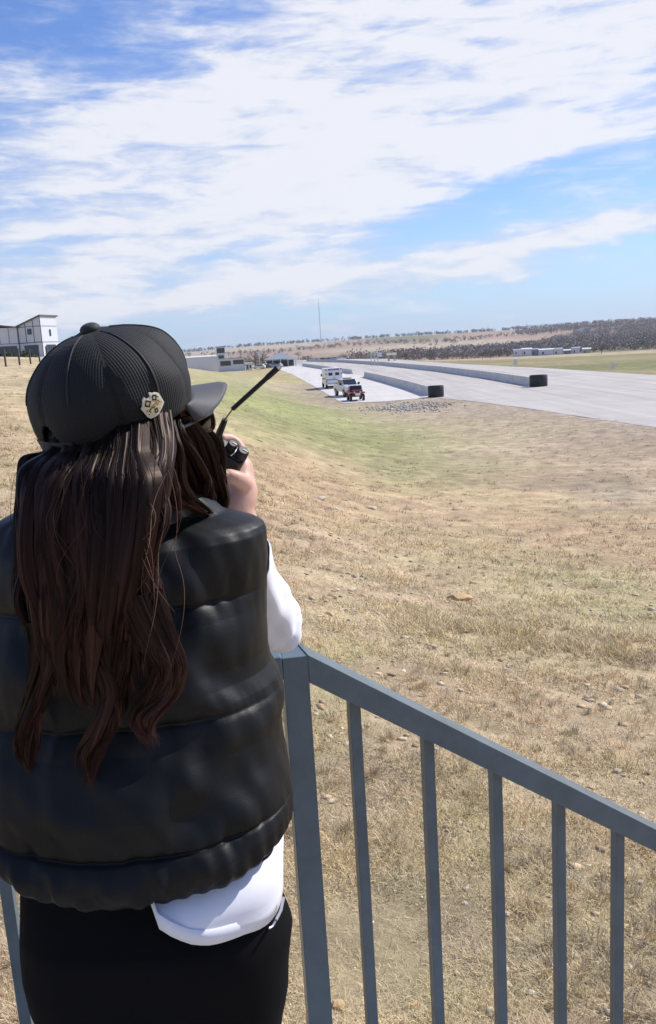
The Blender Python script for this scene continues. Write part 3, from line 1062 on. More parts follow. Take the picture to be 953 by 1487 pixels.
# brim: curved blade from the front rim
bm_ = MB(); rows = []
NB = 26
for j in range(9):
    v = j / 8; row = []
    for i in range(NB + 1):
        a_ = (i / NB - .5) * R(128)
        base = cap_pt(a_ % (2 * PI), .02)
        outw = HM.transposed() @ (base - CAPC)
        ext = .078 * (math.cos(a_ * 1.38)) ** .55 if abs(a_ * 1.38) < PI / 2 else 0
        x = outw.x * (1 - .05 * v); y = outw.y + ext * v
        z = outw.z + .001 - .022 * v * 1.0 - 1.0 * (x ** 2) * (v) * 1.0 + .006 * (1 - abs(x) / .1) * v
        row.append(CAPC + HM @ Vector((x, y, z)))
    rows.append(row)
bm_.grid(rows, wrap=False)
brim = bm_.build('brim', m_brim, cap, FEET, smooth=60)
so = brim.modifiers.new('board', 'SOLIDIFY'); so.thickness = .0035; so.offset = 0
# size strap with snaps across the opening
sb = MB(); rows = []
for i in range(15):
    a_ = PI + (i / 14 - .5) * .86
    rows.append([cap_pt(a_, .015, .0025), cap_pt(a_, .115, .0025), cap_pt(a_, .115, .0008), cap_pt(a_, .015, .0008)])
sb.grid(rows)
sb.build('strap', m_blk, cap, FEET, smooth=50)
# hem band round the rim and the stitched seams
for k in range(6):
    a_ = PI / 3 * k + PI / 6
    s_b = MB().tube([cap_pt(a_, u, .0006) for u in np.linspace(.03 if k not in (2, 3) else .42, .985, 26)], .0011, 5)
    s_b.build('seam', m_blk, cap, FEET, smooth=180)

# embroidered patch on the right rear panel
def cap_ray(px, py, off):
    o = CAM; d = ray(px, py).normalized()
    best, bd = None, 1e9
    for th in np.linspace(0, 2 * PI, 241):
        for u in np.linspace(0.02, .95, 80):
            p = cap_pt(th, u)
            n_ = (p - CAPC)
            if n_.dot(d) > 0: continue
            dd = (p - o).cross(d).length
            if dd < bd: bd, best = dd, (th, u)
    return best
pth, pu = cap_ray(218, 587, 0)
pcen = cap_pt(pth, pu)
e1 = (cap_pt(pth + .05, pu) - cap_pt(pth - .05, pu)).normalized(); e2 = (cap_pt(pth, pu + .04) - cap_pt(pth, pu - .04)).normalized()
pn = e1.cross(e2).normalized()
if pn.dot(CAM - pcen) < 0: pn = -pn
# right and up as the picture shows them
vr = (W(240, 587, 1.1) - W(200, 587, 1.1)).normalized()
vr = (vr - pn * vr.dot(pn)).normalized(); vu = pn.cross(vr).normalized()
if vu.z < 0: vu = -vu
patch_poly = [(-.25, 1.0), (-.2, .72), (-.55, .55), (-.72, .75), (-.86, .55), (-.92, .1), (-1.05, -.12), (-.8, -.45), (-.55, -.82), (-.25, -1.0), (.15, -.92), (.5, -.75), (.82, -.35), (1.08, .05), (.82, .5), (.6, .85), (.3, .95), (.1, .92), (-.05, .98)]
PS = .0165
m_cream = mat('cream_thread', (.62, .53, .33), .8, noise=.12, nscale=900, bump=.5, bscale=1200)
m_edge = mat('pale_thread', (.70, .66, .54), .8, bump=.5, bscale=1200)
m_ink = mat('black_thread', (.012, .012, .010), .7)
m_gold = mat('ochre_thread', (.30, .17, .06), .6)


def on_patch(x, y, lift):
    """a point of the patch, laid on the curved crown"""
    q = pcen + vr * x * PS + vu * y * PS
    r0 = (q - CAPC)
    # drop to the crown surface along the patch normal, by local curvature
    rr_ = math.hypot(x, y) * PS
    return q - pn * (rr_ ** 2 / (2 * .10)) + pn * lift


def patch_shape(name, poly, lift, th_, m, parent):
    s = MB(); n = len(poly)
    top = [on_patch(x, y, lift + th_) for x, y in poly]; bot = [on_patch(x, y, lift) for x, y in poly]
    cx = sum(p[0] for p in poly) / n; cy = sum(p[1] for p in poly) / n
    s.add(top + bot + [on_patch(cx, cy, lift + th_)], [(i, (i + 1) % n, 2 * n) for i in range(n)] + [(n + i, n + (i + 1) % n, (i + 1) % n, i) for i in range(n)])
    return s.build(name, m, parent, FEET)


patch = patch_shape('patch', patch_poly, .0035, .0022, m_edge, cap)
patch_shape('patch_field', [(x * .84, y * .84) for x, y in patch_poly], .0058, .0004, m_cream, patch)
def quad(cx, cy, w_, h_, a_=0.0):
    c_, s_ = math.cos(a_), math.sin(a_)
    return [(cx + c_ * x - s_ * y, cy + s_ * x + c_ * y) for x, y in ((-w_, -h_), (w_, -h_), (w_, h_), (-w_, h_))]
marks = MB()
def pm(poly, lift=.0064):
    n = len(poly); o = [on_patch(x, y, lift) for x, y in poly]
    marks.add(o, [tuple(range(n))])
for (cx, cy, w_, a_) in ((-.52, .22, .22, -.3), (.12, .60, .19, -.15), (.22, -.42, .15, .35)):
    for q in ((-1, 0), (1, 0)):
        pm([(cx + math.cos(a_) * q[0] * w_ * .8 - math.sin(a_) * y + math.cos(a_) * x, cy + math.sin(a_) * q[0] * w_ * .8 + math.cos(a_) * y + math.sin(a_) * x) for x, y in ((-.055, -w_), (.055, -w_), (.055, w_), (-.055, w_))])
    for q in (-1, 1):
        pm([(cx - math.sin(a_) * q * w_ * .85 + math.cos(a_) * x - math.sin(a_) * y, cy + math.cos(a_) * q * w_ * .85 + math.sin(a_) * x + math.cos(a_) * y) for x, y in ((-w_, -.06), (w_, -.06), (w_, .06), (-w_, .06))], .0066)
for (x, y, w_, h_, a_) in ((-.38, -.28, .12, .05, .6), (-.36, -.42, .05, .12, .5), (-.62, -.32, .045, .05, 0), (-.45, -.62, .05, .04, 0), (-.18, -.14, .10, .05, .4), (.02, -.12, .05, .07, 0), (.42, .32, .10, .04, -.6), (.55, .20, .04, .06, 0), (.38, .62, .12, .035, -.5), (.72, .12, .03, .05, 0)):
    pm(quad(x, y, w_, h_, a_))
marks.build('patch_marks', m_ink, patch, FEET)
gold = MB(); marks = gold
for (x, y, w_, h_, a_) in ((-.05, .02, .22, .04, .55), (.16, .16, .16, .05, .6), (.30, .04, .15, .05, -.6), (.22, .26, .05, .10, .2), (.40, .12, .05, .08, -.3), (-.22, -.04, .08, .03, .2)):
    pm(quad(x, y, w_, h_, a_), .0068)
gold.build('patch_scroll', m_gold, patch, FEET)

# sunglasses
m_lens = mat('brown_lens', (.035, .026, .022), .12, spec=.6)
m_frame = mat('black_acetate', (.008, .008, .008), .3)
sg = MB()
for s in (-1, 1):
    rows = []
    for j in range(9):
        a_ = PI * j / 8; rows.append([hp(s * (.036 + .031 * math.sin(a_ - PI / 2 + PI / 2) * math.cos(2 * PI * k / 20)), .108 - .35 * (.036 + .031 * math.sin(a_) * math.cos(2 * PI * k / 20)) ** 2 * 10 * .8 - (0 if j < 5 else .002), -.014 + .025 * math.sin(a_) * math.sin(2 * PI * k / 20)) for k in range(20)])
    sg.grid(rows)
sun_g = sg.build('sunglasses', m_lens, person, FEET, smooth=40)
fr = MB()
for s in (-1, 1):
    ring = [hp(s * (.036 + .032 * math.cos(2 * PI * k / 24)), .110 - 2.8 * (.036 + .032 * math.cos(2 * PI * k / 24)) ** 2, -.014 + .026 * math.sin(2 * PI * k / 24)) for k in range(25)]
    fr.tube(ring, .0022, 6, caps=False)
    fr.tube([hp(s * .068, .098, -.006), hp(s * .078, .085, -.006), hp(s * .084, .02, -.006), hp(s * .084, -.012, -.010)], [.003, .003, .0026, .002], 6)
fr.tube([hp(-.008, .112, -.006), hp(0, .115, -.004), hp(.008, .112, -.006)], .0025, 6)
fr.build('glasses_frame', m_frame, sun_g, FEET, smooth=40)

# ---- vest: rings found from its outline
def lerp_tab(tab, v):
    if v <= tab[0][0]: return tab[0][1]
    for (a, x), (b_, y) in zip(tab, tab[1:]):
        if v <= b_: 
            k = (v - a) / (b_ - a)
            return x + (y - x) * k
    return tab[-1][1]


VR = [(700, 250), (735, 300), (745, 345), (752, 372), (758, 383), (768, 387), (800, 388), (850, 388), (884, 387), (900, 386), (935, 388), (955, 393), (975, 406), (995, 412), (1018, 412), (1037, 408), (1050, 409), (1075, 412), (1110, 418), (1150, 425), (1178, 427.5), (1184, 426), (1200, 427), (1218, 419), (1240, 403), (1258, 388), (1275, 366), (1300, 345)]
VL = [(700, 100), (740, 30), (760, -8), (790, -24), (860, -30), (900, -30), (960, -36), (1040, -40), (1120, -38), (1190, -30), (1230, -18), (1255, 0), (1275, 22), (1300, 50)]


def yc_at(z):
    return lerp_tab([(.85, 1.07), (1.0, 1.10), (1.15, 1.16), (1.30, 1.19), (1.5, 1.195)], z)


def ring_x(z, Y, tab):
    x = .1 if tab is VR else -.4
    for _ in range(25):
        p = Vector((x, Y, z)); _, py = proj(p)
        px = lerp_tab(tab, py)
        d = ray(px, py)
        x = CAM.x + d.x * (Y / d.y)
    return x


z_top = W(300, 742, 1.195).z
z_hem = W(250, 1300, .97).z
print('vest z', z_hem, z_top)
def xlr(z):
    Y = yc_at(z)
    return ring_x(z, Y, VL), ring_x(z, Y, VR), Y
# seam heights from their place on the back surface
SEAMS = [W(330, 886, 1.06).z, W(300, 1057, 1.02).z, W(250, 1243, .98).z]
SEAMZ = [z_top + .03] + SEAMS + [z_hem - .01]
print('seams', SEAMZ)
vb = MB(); rows = []
NV, NVA = 230, 160
zs = [z_hem + (z_top - z_hem) * (i / NV) for i in range(NV + 1)]
def back_depth(z):
    return lerp_tab([(z_hem, .145), (z_hem + .10, .155), (1.25, .15), (1.33, .138), (1.40, .112), (z_top, .085)], z)
def puff(z):
    for a, b_ in zip(SEAMZ, SEAMZ[1:]):
        if b_ <= z <= a:
            k = (z - b_) / (a - b_)
            return math.sin(PI * k) ** .55, k
    return 0, 0
def vest_pt(z, th, xl, xr, Y, off=0.0):
    a_ = (xr - xl) / 2; xc = (xr + xl) / 2; bd = back_depth(z)
    c_, s_ = math.cos(th), math.sin(th)
    e = 2 / 2.12
    x = xc + a_ * math.copysign(abs(c_) ** e, c_)
    y = Y + bd * math.copysign(abs(s_) ** e, s_)
    return Vector((x, y, z))
top_slope = []
for i, z in enumerate(zs):
    xl, xr, Y = xlr(z)
    row = []
    for k in range(NVA):
        th = 2 * PI * k / NVA
        p = vest_pt(z, th, xl, xr, Y)
        nx, ny = math.cos(th), math.sin(th)
        side = abs(nx) ** 3
        pf, kk = puff(z)
        d = (.021 * (pf - .6)) * (1 - side * .95) * (1 if z > SEAMS[2] else .55)
        # gathers near each seam and slack folds between
        near_seam = (1 - pf) ** 1.0
        s_arc = th * 3.0
        w_ = mnoise.noise(Vector((math.cos(th) * 6, math.sin(th) * 6, z * 22 + th * 3))) * .007 + mnoise.noise(Vector((math.cos(th) * 26, math.sin(th) * 26, z * 12))) * .0060 * near_seam + mnoise.noise(Vector((math.cos(th) * 60, math.sin(th) * 60, z * 12))) * .0030 * near_seam
        w_ += mnoise.noise(Vector((p.x * 6 + 5, p.y * 6, z * 16 + p.x * 14))) * .008
        # gathered elastic hem
        if z < SEAMS[2] + .01:
            g_ = min(1, (SEAMS[2] + .01 - z) / .05)
            w_ += g_ * (.0045 * math.sin(th * 46 + 2 * mnoise.noise(Vector((th * 3, z * 20, 0)))) + .004 * mnoise.noise(Vector((th * 9, z * 30, 2))))
        edge_keep = 1 - side * .75
        # wedge folds running in from the right armhole
        fold = 0
        if nx > 0 and ny < 0:
            fold = .006 * math.sin((z * 60 + p.x * 38)) * math.exp(-((nx - .8) / .25) ** 2) * math.exp(-((z - 1.22) / .07) ** 2)
            fold += .007 * math.sin(z * 46 - p.x * 30) * math.exp(-((nx - .6) / .3) ** 2) * math.exp(-((z - 1.07) / .06) ** 2)
        d += (w_ + fold) * edge_keep
        p += Vector((nx, ny, 0)) * d
        hb_k = max(0, 1 - (z - z_hem) / .13)
        p.z += hb_k * (.026 if nx > 0 else .06) * abs(nx) ** 2.2
        row.append(p)
    rows.append(row)
# rounded shoulders up to the collar
top_row = rows[-1]; cx = sum(p.x for p in top_row) / NVA; cy = sum(p.y for p in top_row) / NVA
ncx, ncy = neckb.x + .0, neckb.y + .0
for j in range(1, 15):
    u = j / 14
    f = 1 - u
    row = []
    for k in range(NVA):
        th = 2 * PI * k / NVA
        p = top_row[k]
        q = Vector((ncx + .075 * math.cos(th), ncy + .072 * math.sin(th), 0))
        w_ = 1 - (1 - u) ** 1.25
        x = p.x * (1 - w_) + q.x * w_; y = p.y * (1 - w_) + q.y * w_
        z = z_top + .052 * math.sin(u * PI / 2) * (1.0) + mnoise.noise(Vector((x * 14, y * 14, 1))) * .006
        row.append(Vector((x, y, z)))
    rows.append(row)
for j in range(1, 9):      # stand collar
    u = j / 8
    rows.append([Vector((ncx + (.075 + .012 * math.sin(u * PI)) * math.cos(2 * PI * k / NVA), ncy + (.072 + .012 * math.sin(u * PI)) * math.sin(2 * PI * k / NVA), z_top + .052 + .055 * u)) for k in range(NVA)])
for j in range(1, 6):
    u = j / 5
    rows.append([Vector((ncx + (.070 - .006 * u) * math.cos(2 * PI * k / NVA), ncy + (.067 - .006 * u) * math.sin(2 * PI * k / NVA), z_top + .107 - .06 * u)) for k in range(NVA)])
# hem rolls under
hem = rows[0]
under = []
for j in range(1, 5):
    u = j / 4
    under.append([Vector((p.x * (1 - .10 * u) + (-.27) * .10 * u, p.y + (1.08 - p.y) * .16 * u, p.z + .012 * math.sin(u * PI) * -1 + .02 * u * u)) for p in hem])
rows = list(reversed(under)) + rows
vb.grid(rows)
m_vest = mat('black_faux_leather', (.0036, .0038, .0042), .50, spec=.27, bump=.22, bscale=420)
bv = m_vest.node_tree
vest = vb.build('vest', m_vest, person, FEET, smooth=180)
sub = vest.modifiers.new('sub', 'SUBSURF'); sub.levels = 1; sub.render_levels = 1
# stitched seam piping along the armhole
# ---- tee: torso with a dipped curved hem, both sleeves
tb = MB(); rows = []
NT = 96
hem_l = [(196, 1296), (214, 1318), (234, 1338), (254, 1352), (277, 1364), (300, 1371), (320, 1373), (340, 1371), (360, 1363), (380, 1350), (395, 1332), (408, 1308), (417, 1285)]
def tee_hem(th, X):
    """how low the hem hangs at this side of the body"""
    return 0
HEMPTS = [W(px, py, .962 + .13 * max(0, (px - 300) / 117) ** 3) for px, py in hem_l]
def hem_z_at(x):
    pts = [(p.x, p.z) for p in HEMPTS]
    if x <= pts[0][0]: return min(pts[0][1] + (pts[0][0] - x) * .8, z_hem + .09)
    for a, b_ in zip(pts, pts[1:]):
        if x <= b_[0]:
            return a[1] + (b_[1] - a[1]) * (x - a[0]) / (b_[0] - a[0])
    return pts[-1][1]
zt1 = z_hem + .14
hxc = (ring_x(z_hem - .02, 1.09, [(0, 417), (1, 417)]) + ring_x(z_hem - .02, 1.09, VL)) / 2
TX1 = W(417, 1289, 1.09).x; TX0 = W(36, 1300, 1.07).x
for j in range(15):
    u = j / 14
    row = []
    for k in range(NT):
        th = 2 * PI * k / NT
        xc = (TX0 + TX1) / 2; a_ = (TX1 - TX0) / 2 - .002
        e = 2 / 2.3
        c_, s_ = math.cos(th), math.sin(th)
        x = xc + a_ * math.copysign(abs(c_) ** e, c_)
        hzv = hem_z_at(x) if s_ < .3 else hem_z_at(x) + .02
        z = hzv + (zt1 - hzv) * u
        kz = min(1, max(0, (z - z_hem + .035) / .06)); kz = kz * kz * (3 - 2 * kz)
        yb = (1.085 + .04 * kz) + (.136 - .052 * kz) * math.copysign(abs(s_) ** e, s_)
        n = mnoise.noise(Vector((x * 9, yb * 9, z * 5))) * .008 * (1 - u) + .004 * math.sin(x * 40 + z * 25) * (1 - u) * (1 if s_ < 0 else .3)
        x = xc + (x - xc) * (1 - .10 * min(1, max(0, (z - z_hem) / .06)))
        row.append(Vector((x + c_ * n, yb + s_ * n, z)))
    rows.append(row)
tb.grid(rows)
# hem fold: a slightly thicker band
band = []
for j in range(3):
    band.append([p + Vector((math.cos(2 * PI * k / NT), math.sin(2 * PI * k / NT), 0)) * .0007 + Vector((0, 0, .011 * j - .0005)) for k, p in enumerate(rows[0])])
def sleeve(S_, E_, Wr_, seed, r0=.055, r1=.049):
    P, Rr = chain([S_, S_.lerp(E_, .45), E_.lerp(S_, .12), E_ + Vector((.004, .004, -.002)), E_.lerp(Wr_, .18), E_.lerp(Wr_, .34)], [r0, .050, r1, .045, .043, .041], sub=9)
    rws = []; up = None; n = 40
    for i, p in enumerate(P):
        d = (P[min(i + 1, len(P) - 1)] - P[max(i - 1, 0)]).normalized()
        if up is None: up = Vector((0, 0, 1))
        a_ = d.cross(up).normalized(); b_ = a_.cross(d).normalized(); up = b_
        u = i / (len(P) - 1)
        rr = []
        for k in range(n):
            t_ = 2 * PI * k / n
            q = (a_ * math.cos(t_) + b_ * math.sin(t_))
            f = mnoise.noise(Vector((math.cos(t_) * 1.6 + seed, math.sin(t_) * 1.6, u * 9))) * .008 + .0045 * math.sin(u * 34 + 2.2 * math.cos(t_)) * math.exp(-((u - .55) / .25) ** 2)
            rr.append(p + q * (Rr[i] + f))
        rws.append(rr)
    tb.grid(rws)
sleeve(SH_R, EL, WR, 1.0)
sleeve(SH_L, EL2, WR2, 4.0)
tee = tb.build('tee_shirt', m_tee, person, FEET, smooth=180)
so = tee.modifiers.new('cloth', 'SOLIDIFY'); so.thickness = .0014; so.offset = 1
hb = MB(); hb.grid(band)
hbo = hb.build('hem', m_tee, tee, FEET, smooth=180)
so = hbo.modifiers.new('cloth', 'SOLIDIFY'); so.thickness = .0010; so.offset = 1

# ---- jeans
jb = MB()
JR = [(1250, 398), (1290, 404), (1318, 414), (1340, 424), (1380, 422), (1420, 419), (1450, 413), (1487, 404), (1560, 392)]
JL = [(1250, 34), (1290, 34), (1360, 36), (1400, 39), (1440, 48), (1487, 70), (1560, 80)]
rows = []
zj0 = W(230, 1500, 1.03).z; zj1 = z_hem + .03
for j in range(40):
    z = zj0 + (zj1 - zj0) * j / 39
    Y = 1.075
    xl, xr = ring_x(z, Y, JL), ring_x(z, Y, JR)
    row = []
    for k in range(96):
        th = 2 * PI * k / 96; c_, s_ = math.cos(th), math.sin(th); e = 2 / 2.4
        a_ = (xr - xl) / 2
        x = (xl + xr) / 2 + a_ * math.copysign(abs(c_) ** e, c_)
        dep = (.108 if s_ < 0 else .10) - .035 * min(1, max(0, (z - z_hem + .10) / .07))
        # two buttocks
        cleft = math.exp(-((x - (xl + xr) / 2) / .022) ** 2) * .006 if s_ < 0 else 0
        y = Y + dep * math.copysign(abs(s_) ** e, s_) + cleft
        n = mnoise.noise(Vector((x * 12, y * 12, z * 12))) * .004
        row.append(Vector((x + c_ * n, y + s_ * n, z)))
    rows.append(row)
jb.grid(rows)
for hj, kn, an, s in LEGS:
    limb(jb, [hj + Vector((0, 0, 0)), hj.lerp(kn, .25) , hj.lerp(kn, .6), kn, kn.lerp(an, .4) + Vector((0, -.015, 0)), an + Vector((0, 0, .02))], [.098, .096, .080, .062, .060, .050], n=24)
jeans = jb.build('jeans', m_jean, person, FEET, smooth=180)
# pale side-pocket zip and rivets on the right hip
m_zip = mat('zip_metal', (.55, .55, .56), .35, metal=.8)
zb = MB()
pz = [W(412, 1303, 1.045), W(408, 1322, 1.03), W(401, 1336, 1.015)]
zb.tube(pz, .0022, 6)
zb.tube([W(400, 1338, .995), W(396, 1345, .99), W(391, 1348, .985)], .0016, 6)
zb.build('pocket_zip', m_zip, jeans, FEET, smooth=60)
for hj, kn, an, s in LEGS:
    sh = MB()
    rows = []
    for j in range(9):
        v = j / 8
        yy = an.y - .055 + .25 * v
        wd = .036 + .012 * math.sin(v * PI) ; ht = .085 * (1 - v) ** .8 + .030 + .006
        rows.append([Vector((an.x + .008 * s * v + wd * math.cos(a_), yy + (0 if 0 < j < 8 else (.01 if j == 0 else -.012)), .008 + max(0, math.sin(a_)) * ht)) for a_ in np.linspace(0, 2 * PI, 18, endpoint=False)])
    sh.grid(rows); k = len(sh.v); sh.f += [tuple(range(k - 18, k)), tuple(reversed(range(18)))]; sh.m += [0, 0]
    sh.build('shoe', m_shoe, person, FEET, smooth=60)
# ---- hair: locks of fine strands over a dark under-mass
m_hair = bpy.data.materials.new('brown_hair'); m_hair.use_nodes = True
t = m_hair.node_tree; b = t.nodes['Principled BSDF']
hatt = nd(t, 'ShaderNodeAttribute', attribute_name='tint')
t.links.new(hatt.outputs['Color'], b.inputs['Base Color'])
b.inputs['Roughness'].default_value = .46
b.inputs['Specular IOR Level'].default_value = .28
b.inputs['Specular Tint'].default_value = (.8, .55, .45, 1)

HV, HF, HC = [], [], []
_hv = 0
SKULLC = np.array(skull)


def catmull(P, n):
    P = np.asarray(P, float); m_ = len(P) - 1
    u = np.linspace(0, m_ - 1e-6, n); k = u.astype(int); t_ = (u - k)[:, None]
    g = lambda i: P[np.clip(i, 0, m_)]
    p0, p1, p2, p3 = g(k - 1), g(k), g(k + 1), g(k + 2)
    return .5 * (2 * p1 + (p2 - p0) * t_ + (2 * p0 - 5 * p1 + 4 * p2 - p3) * t_ ** 2 + (3 * (p1 - p2) + p3 - p0) * t_ ** 3)


def lock(pts, radii, count, wave=.0095, thick=.00026, flat=.42, col=(.0105, .0058, .0052), tipc=(.040, .0145, .0112), n=44, seed=0, stray=.05, wl=3.6):
    """pts: (px, py, Y) along the lock; radii in metres across it; flat = depth share.
    A lock is a bundle of tapering wisps, each grooved and streaked along its length, with loose strands over it."""
    global _hv
    rg = np.random.default_rng(seed + 100)
    pts = list(pts)
    if count > 100: pts = [(138 + (p_[0] - 138) * .93, p_[1], p_[2]) if (p_[1] > 655 and p_[0] < 262 and seed < 12 or seed in (18, 19)) else p_ for p_ in pts]
    if pts[0][1] < 646 and pts[0][2] < 1.115 and count > 100:
        p_ = pts[0]; pts[0] = (p_[0], p_[1] + 16, p_[2] + .008); pts.insert(0, (p_[0] * .9 + 17, p_[1] - 26, p_[2] + .045))
        radii = [radii[0]] + list(radii)
    Wp = [tuple(W(*p)) for p in pts]
    path = catmull(Wp, n)
    rad = np.interp(np.linspace(0, 1, n), np.linspace(0, 1, len(radii)), radii) * (.90 if count > 1 else 1)
    s = np.linspace(0, 1, n)
    side = np.array([1.0, 0, .06]); dep = np.array([0, 1.0, 0])
    ph_l = rg.random() * 6.28
    ncl = max(5, int(count // 22))
    ca, cq = rg.random(ncl) * 2 * PI, np.sqrt(rg.random(ncl)) * .88
    ccx, ccy = np.cos(ca) * cq, np.sin(ca) * cq * flat
    cph = rg.normal(size=ncl) * .7
    csh = .40 + 1.05 * rg.random(ncl) ** 1.7
    drift = [catmull(rg.normal(size=(5, 3)) * .004, n) for _ in range(ncl)]

    def centre(g):
        wv_ = np.sin(s * wl * 2 * PI * .5 + ph_l + cph[g]) * wave * (.15 + s)
        w2 = np.sin(s * wl * 2 * PI * .5 + ph_l + cph[g] + 1.3) * wave * .6 * (.15 + s)
        return path + side * (ccx[g] * rad + wv_)[:, None] + dep * (ccy[g] * rad + w2)[:, None] + drift[g] * (.15 + s[:, None])
    if count > 1:
        nc = 26
        for g in range(ncl):
            P = centre(g)
            end = n - int(rg.random() ** 1.4 * n * .22); P = P[:end]; m_ = len(P); u = np.linspace(0, 1, m_)
            rs = np.maximum(rad[:m_] * (.30 + .22 * rg.random()), .0016) * np.clip((1.005 - u) * 3.2, .03, 1) ** .8
            cj = 1 + .22 * rg.normal(size=nc).clip(-1.3, 1.3); cc_ = .22 + 1.5 * rg.random(nc) ** 2.0
            tw = rg.normal() * 1.1
            V = []
            for q in range(nc):
                a_ = 2 * PI * q / nc + tw * u
                rr = rs * cj[q] * (1 + .08 * np.sin(u * 9 + q * 2.1))
                V.append(P + side * (np.cos(a_) * rr)[:, None] + dep * (np.sin(a_) * rr * .62)[:, None])
            V = np.stack(V, 1)
            base = _hv + np.arange(m_ - 1)[:, None] * nc
            for q in range(nc):
                q2 = (q + 1) % nc
                HF.append(np.concatenate([base + q, base + nc + q, base + nc + q2, base + q2], 1))
            HV.append(V.reshape(-1, 3)); _hv += m_ * nc
            tt = np.clip(u * 1.1 - .1, 0, 1)[:, None, None] ** 1.3
            c_ = (np.array(col) * (1 - tt) + np.array(tipc) * tt) * csh[g] * cc_[None, :, None]
            HC.append(c_.reshape(-1, 3))
    for i in range(int(count * 1.25) if count > 1 else 1):
        g = int(rg.integers(ncl))
        sp_ = .30 if rg.random() > stray else .8
        ox, oy = rg.normal() * sp_ * .55, -abs(rg.normal()) * sp_ * .45
        jj = catmull(rg.normal(size=(6, 3)) * .0022, n)
        P = centre(g) + side * (ox * rad * (1 - .45 * s))[:, None] + dep * (oy * rad * (1 - .45 * s))[:, None] + jj * (.25 + s[:, None])
        end = n - int(rg.random() ** 1.6 * n * .25)
        P = P[:end]; m_ = len(P)
        th = thick * (.8 + .6 * rg.random()) * np.clip((1.02 - np.linspace(0, 1, m_)) * 3.5, .15, 1)
        A = np.array([1.0, 0, 0]); B = np.array([0, 1.0, 0])
        V = np.stack([P + A * th[:, None], P - A * .5 * th[:, None] - B * .87 * th[:, None], P - A * .5 * th[:, None] + B * .87 * th[:, None]], 1).reshape(-1, 3)
        base = _hv + np.arange(m_ - 1)[:, None] * 3
        for k in range(3):
            k2 = (k + 1) % 3
            HF.append(np.concatenate([base + k, base + 3 + k, base + 3 + k2, base + k2], 1))
        HV.append(V); _hv += len(V)
        sh_ = csh[g] * (.6 + .9 * rg.random() ** 1.5)
        if rg.random() < .08: sh_ *= 2.6
        tt = np.clip(np.linspace(-.15, 1.0, m_), 0, 1)[:, None] ** 1.3
        c_ = (np.array(col) * (1 - tt) + np.array(tipc) * tt) * sh_
        HC.append(np.repeat(c_, 3, 0))


Yb = .985          # where the hair lies behind the back
# under-mass locks covering the back, from cap to below the shoulder blades
lock([(95, 632, 1.06), (70, 680, 1.03), (62, 760, 1.00), (65, 850, .985), (85, 930, .985), (95, 1000, .99)], [.022, .036, .034, .034, .030, .010], 420, seed=1)
lock([(130, 640, 1.04), (115, 700, 1.01), (108, 780, .99), (112, 870, .98), (125, 950, .98), (140, 1030, .985)], [.030, .040, .040, .040, .032, .010], 520, seed=2)
lock([(175, 640, 1.03), (170, 700, 1.0), (160, 790, .98), (165, 880, .975), (175, 950, .98), (180, 1010, .985)], [.030, .042, .042, .040, .032, .008], 520, seed=3)
lock([(220, 625, 1.05), (218, 690, 1.02), (200, 790, 1.0), (200, 870, .98), (222, 930, .98), (235, 980, .985)], [.026, .026, .030, .034, .026, .014], 420, seed=4)
# left silhouette wave
lock([(84, 636, 1.10), (46, 666, 1.10), (44, 720, 1.08), (52, 790, 1.04), (42, 860, 1.02), (70, 930, 1.0), (80, 980, 1.0)], [.014, .020, .018, .022, .022, .018, .008], 320, seed=5, wave=.007)
lock([(96, 638, 1.05), (62, 684, 1.06), (66, 735, 1.05), (50, 800, 1.02), (42, 860, 1.0), (58, 925, .99), (66, 960, .99)], [.014, .016, .014, .014, .016, .014, .006], 200, seed=6)
# three hanging tails
lock([(70, 900, .985), (72, 960, .985), (48, 1010, .985), (30, 1050, .985), (36, 1090, .985), (50, 1122, .985)], [.026, .022, .016, .015, .012, .004], 260, wave=.006, seed=7, wl=2.5)
lock([(140, 900, .975), (152, 960, .975), (166, 1010, .975), (155, 1060, .975), (132, 1100, .975), (119, 1143, .975)], [.032, .026, .017, .016, .012, .003], 300, wave=.006, seed=8, wl=2.5)
lock([(200, 860, .975), (228, 915, .972), (252, 965, .97), (244, 1005, .97), (218, 1040, .972), (236, 1076, .975)], [.030, .026, .019, .016, .013, .004], 320, wave=.006, seed=9, wl=2.5, tipc=(.058, .025, .019))
lock([(215, 880, .97), (235, 930, .965), (249, 975, .965), (226, 1020, .968), (208, 1050, .97)], [.02, .018, .014, .010, .004], 140, wave=.003, seed=10, wl=2.0, tipc=(.07, .030, .022))
lock([(180, 930, .975), (176, 980, .975), (180, 1020, .975), (172, 1060, .978)], [.022, .018, .010, .003], 110, wave=.003, seed=19, wl=2.0)
# right edge lock with lighter strands, beside the ear
lock([(240, 612, 1.07), (240, 660, 1.05), (226, 710, 1.02), (228, 760, 1.0), (212, 820, .99), (226, 880, .98), (246, 940, .975)], [.010, .014, .013, .013, .014, .016, .010], 240, seed=11, col=(.022, .013, .011), tipc=(.05, .024, .018))
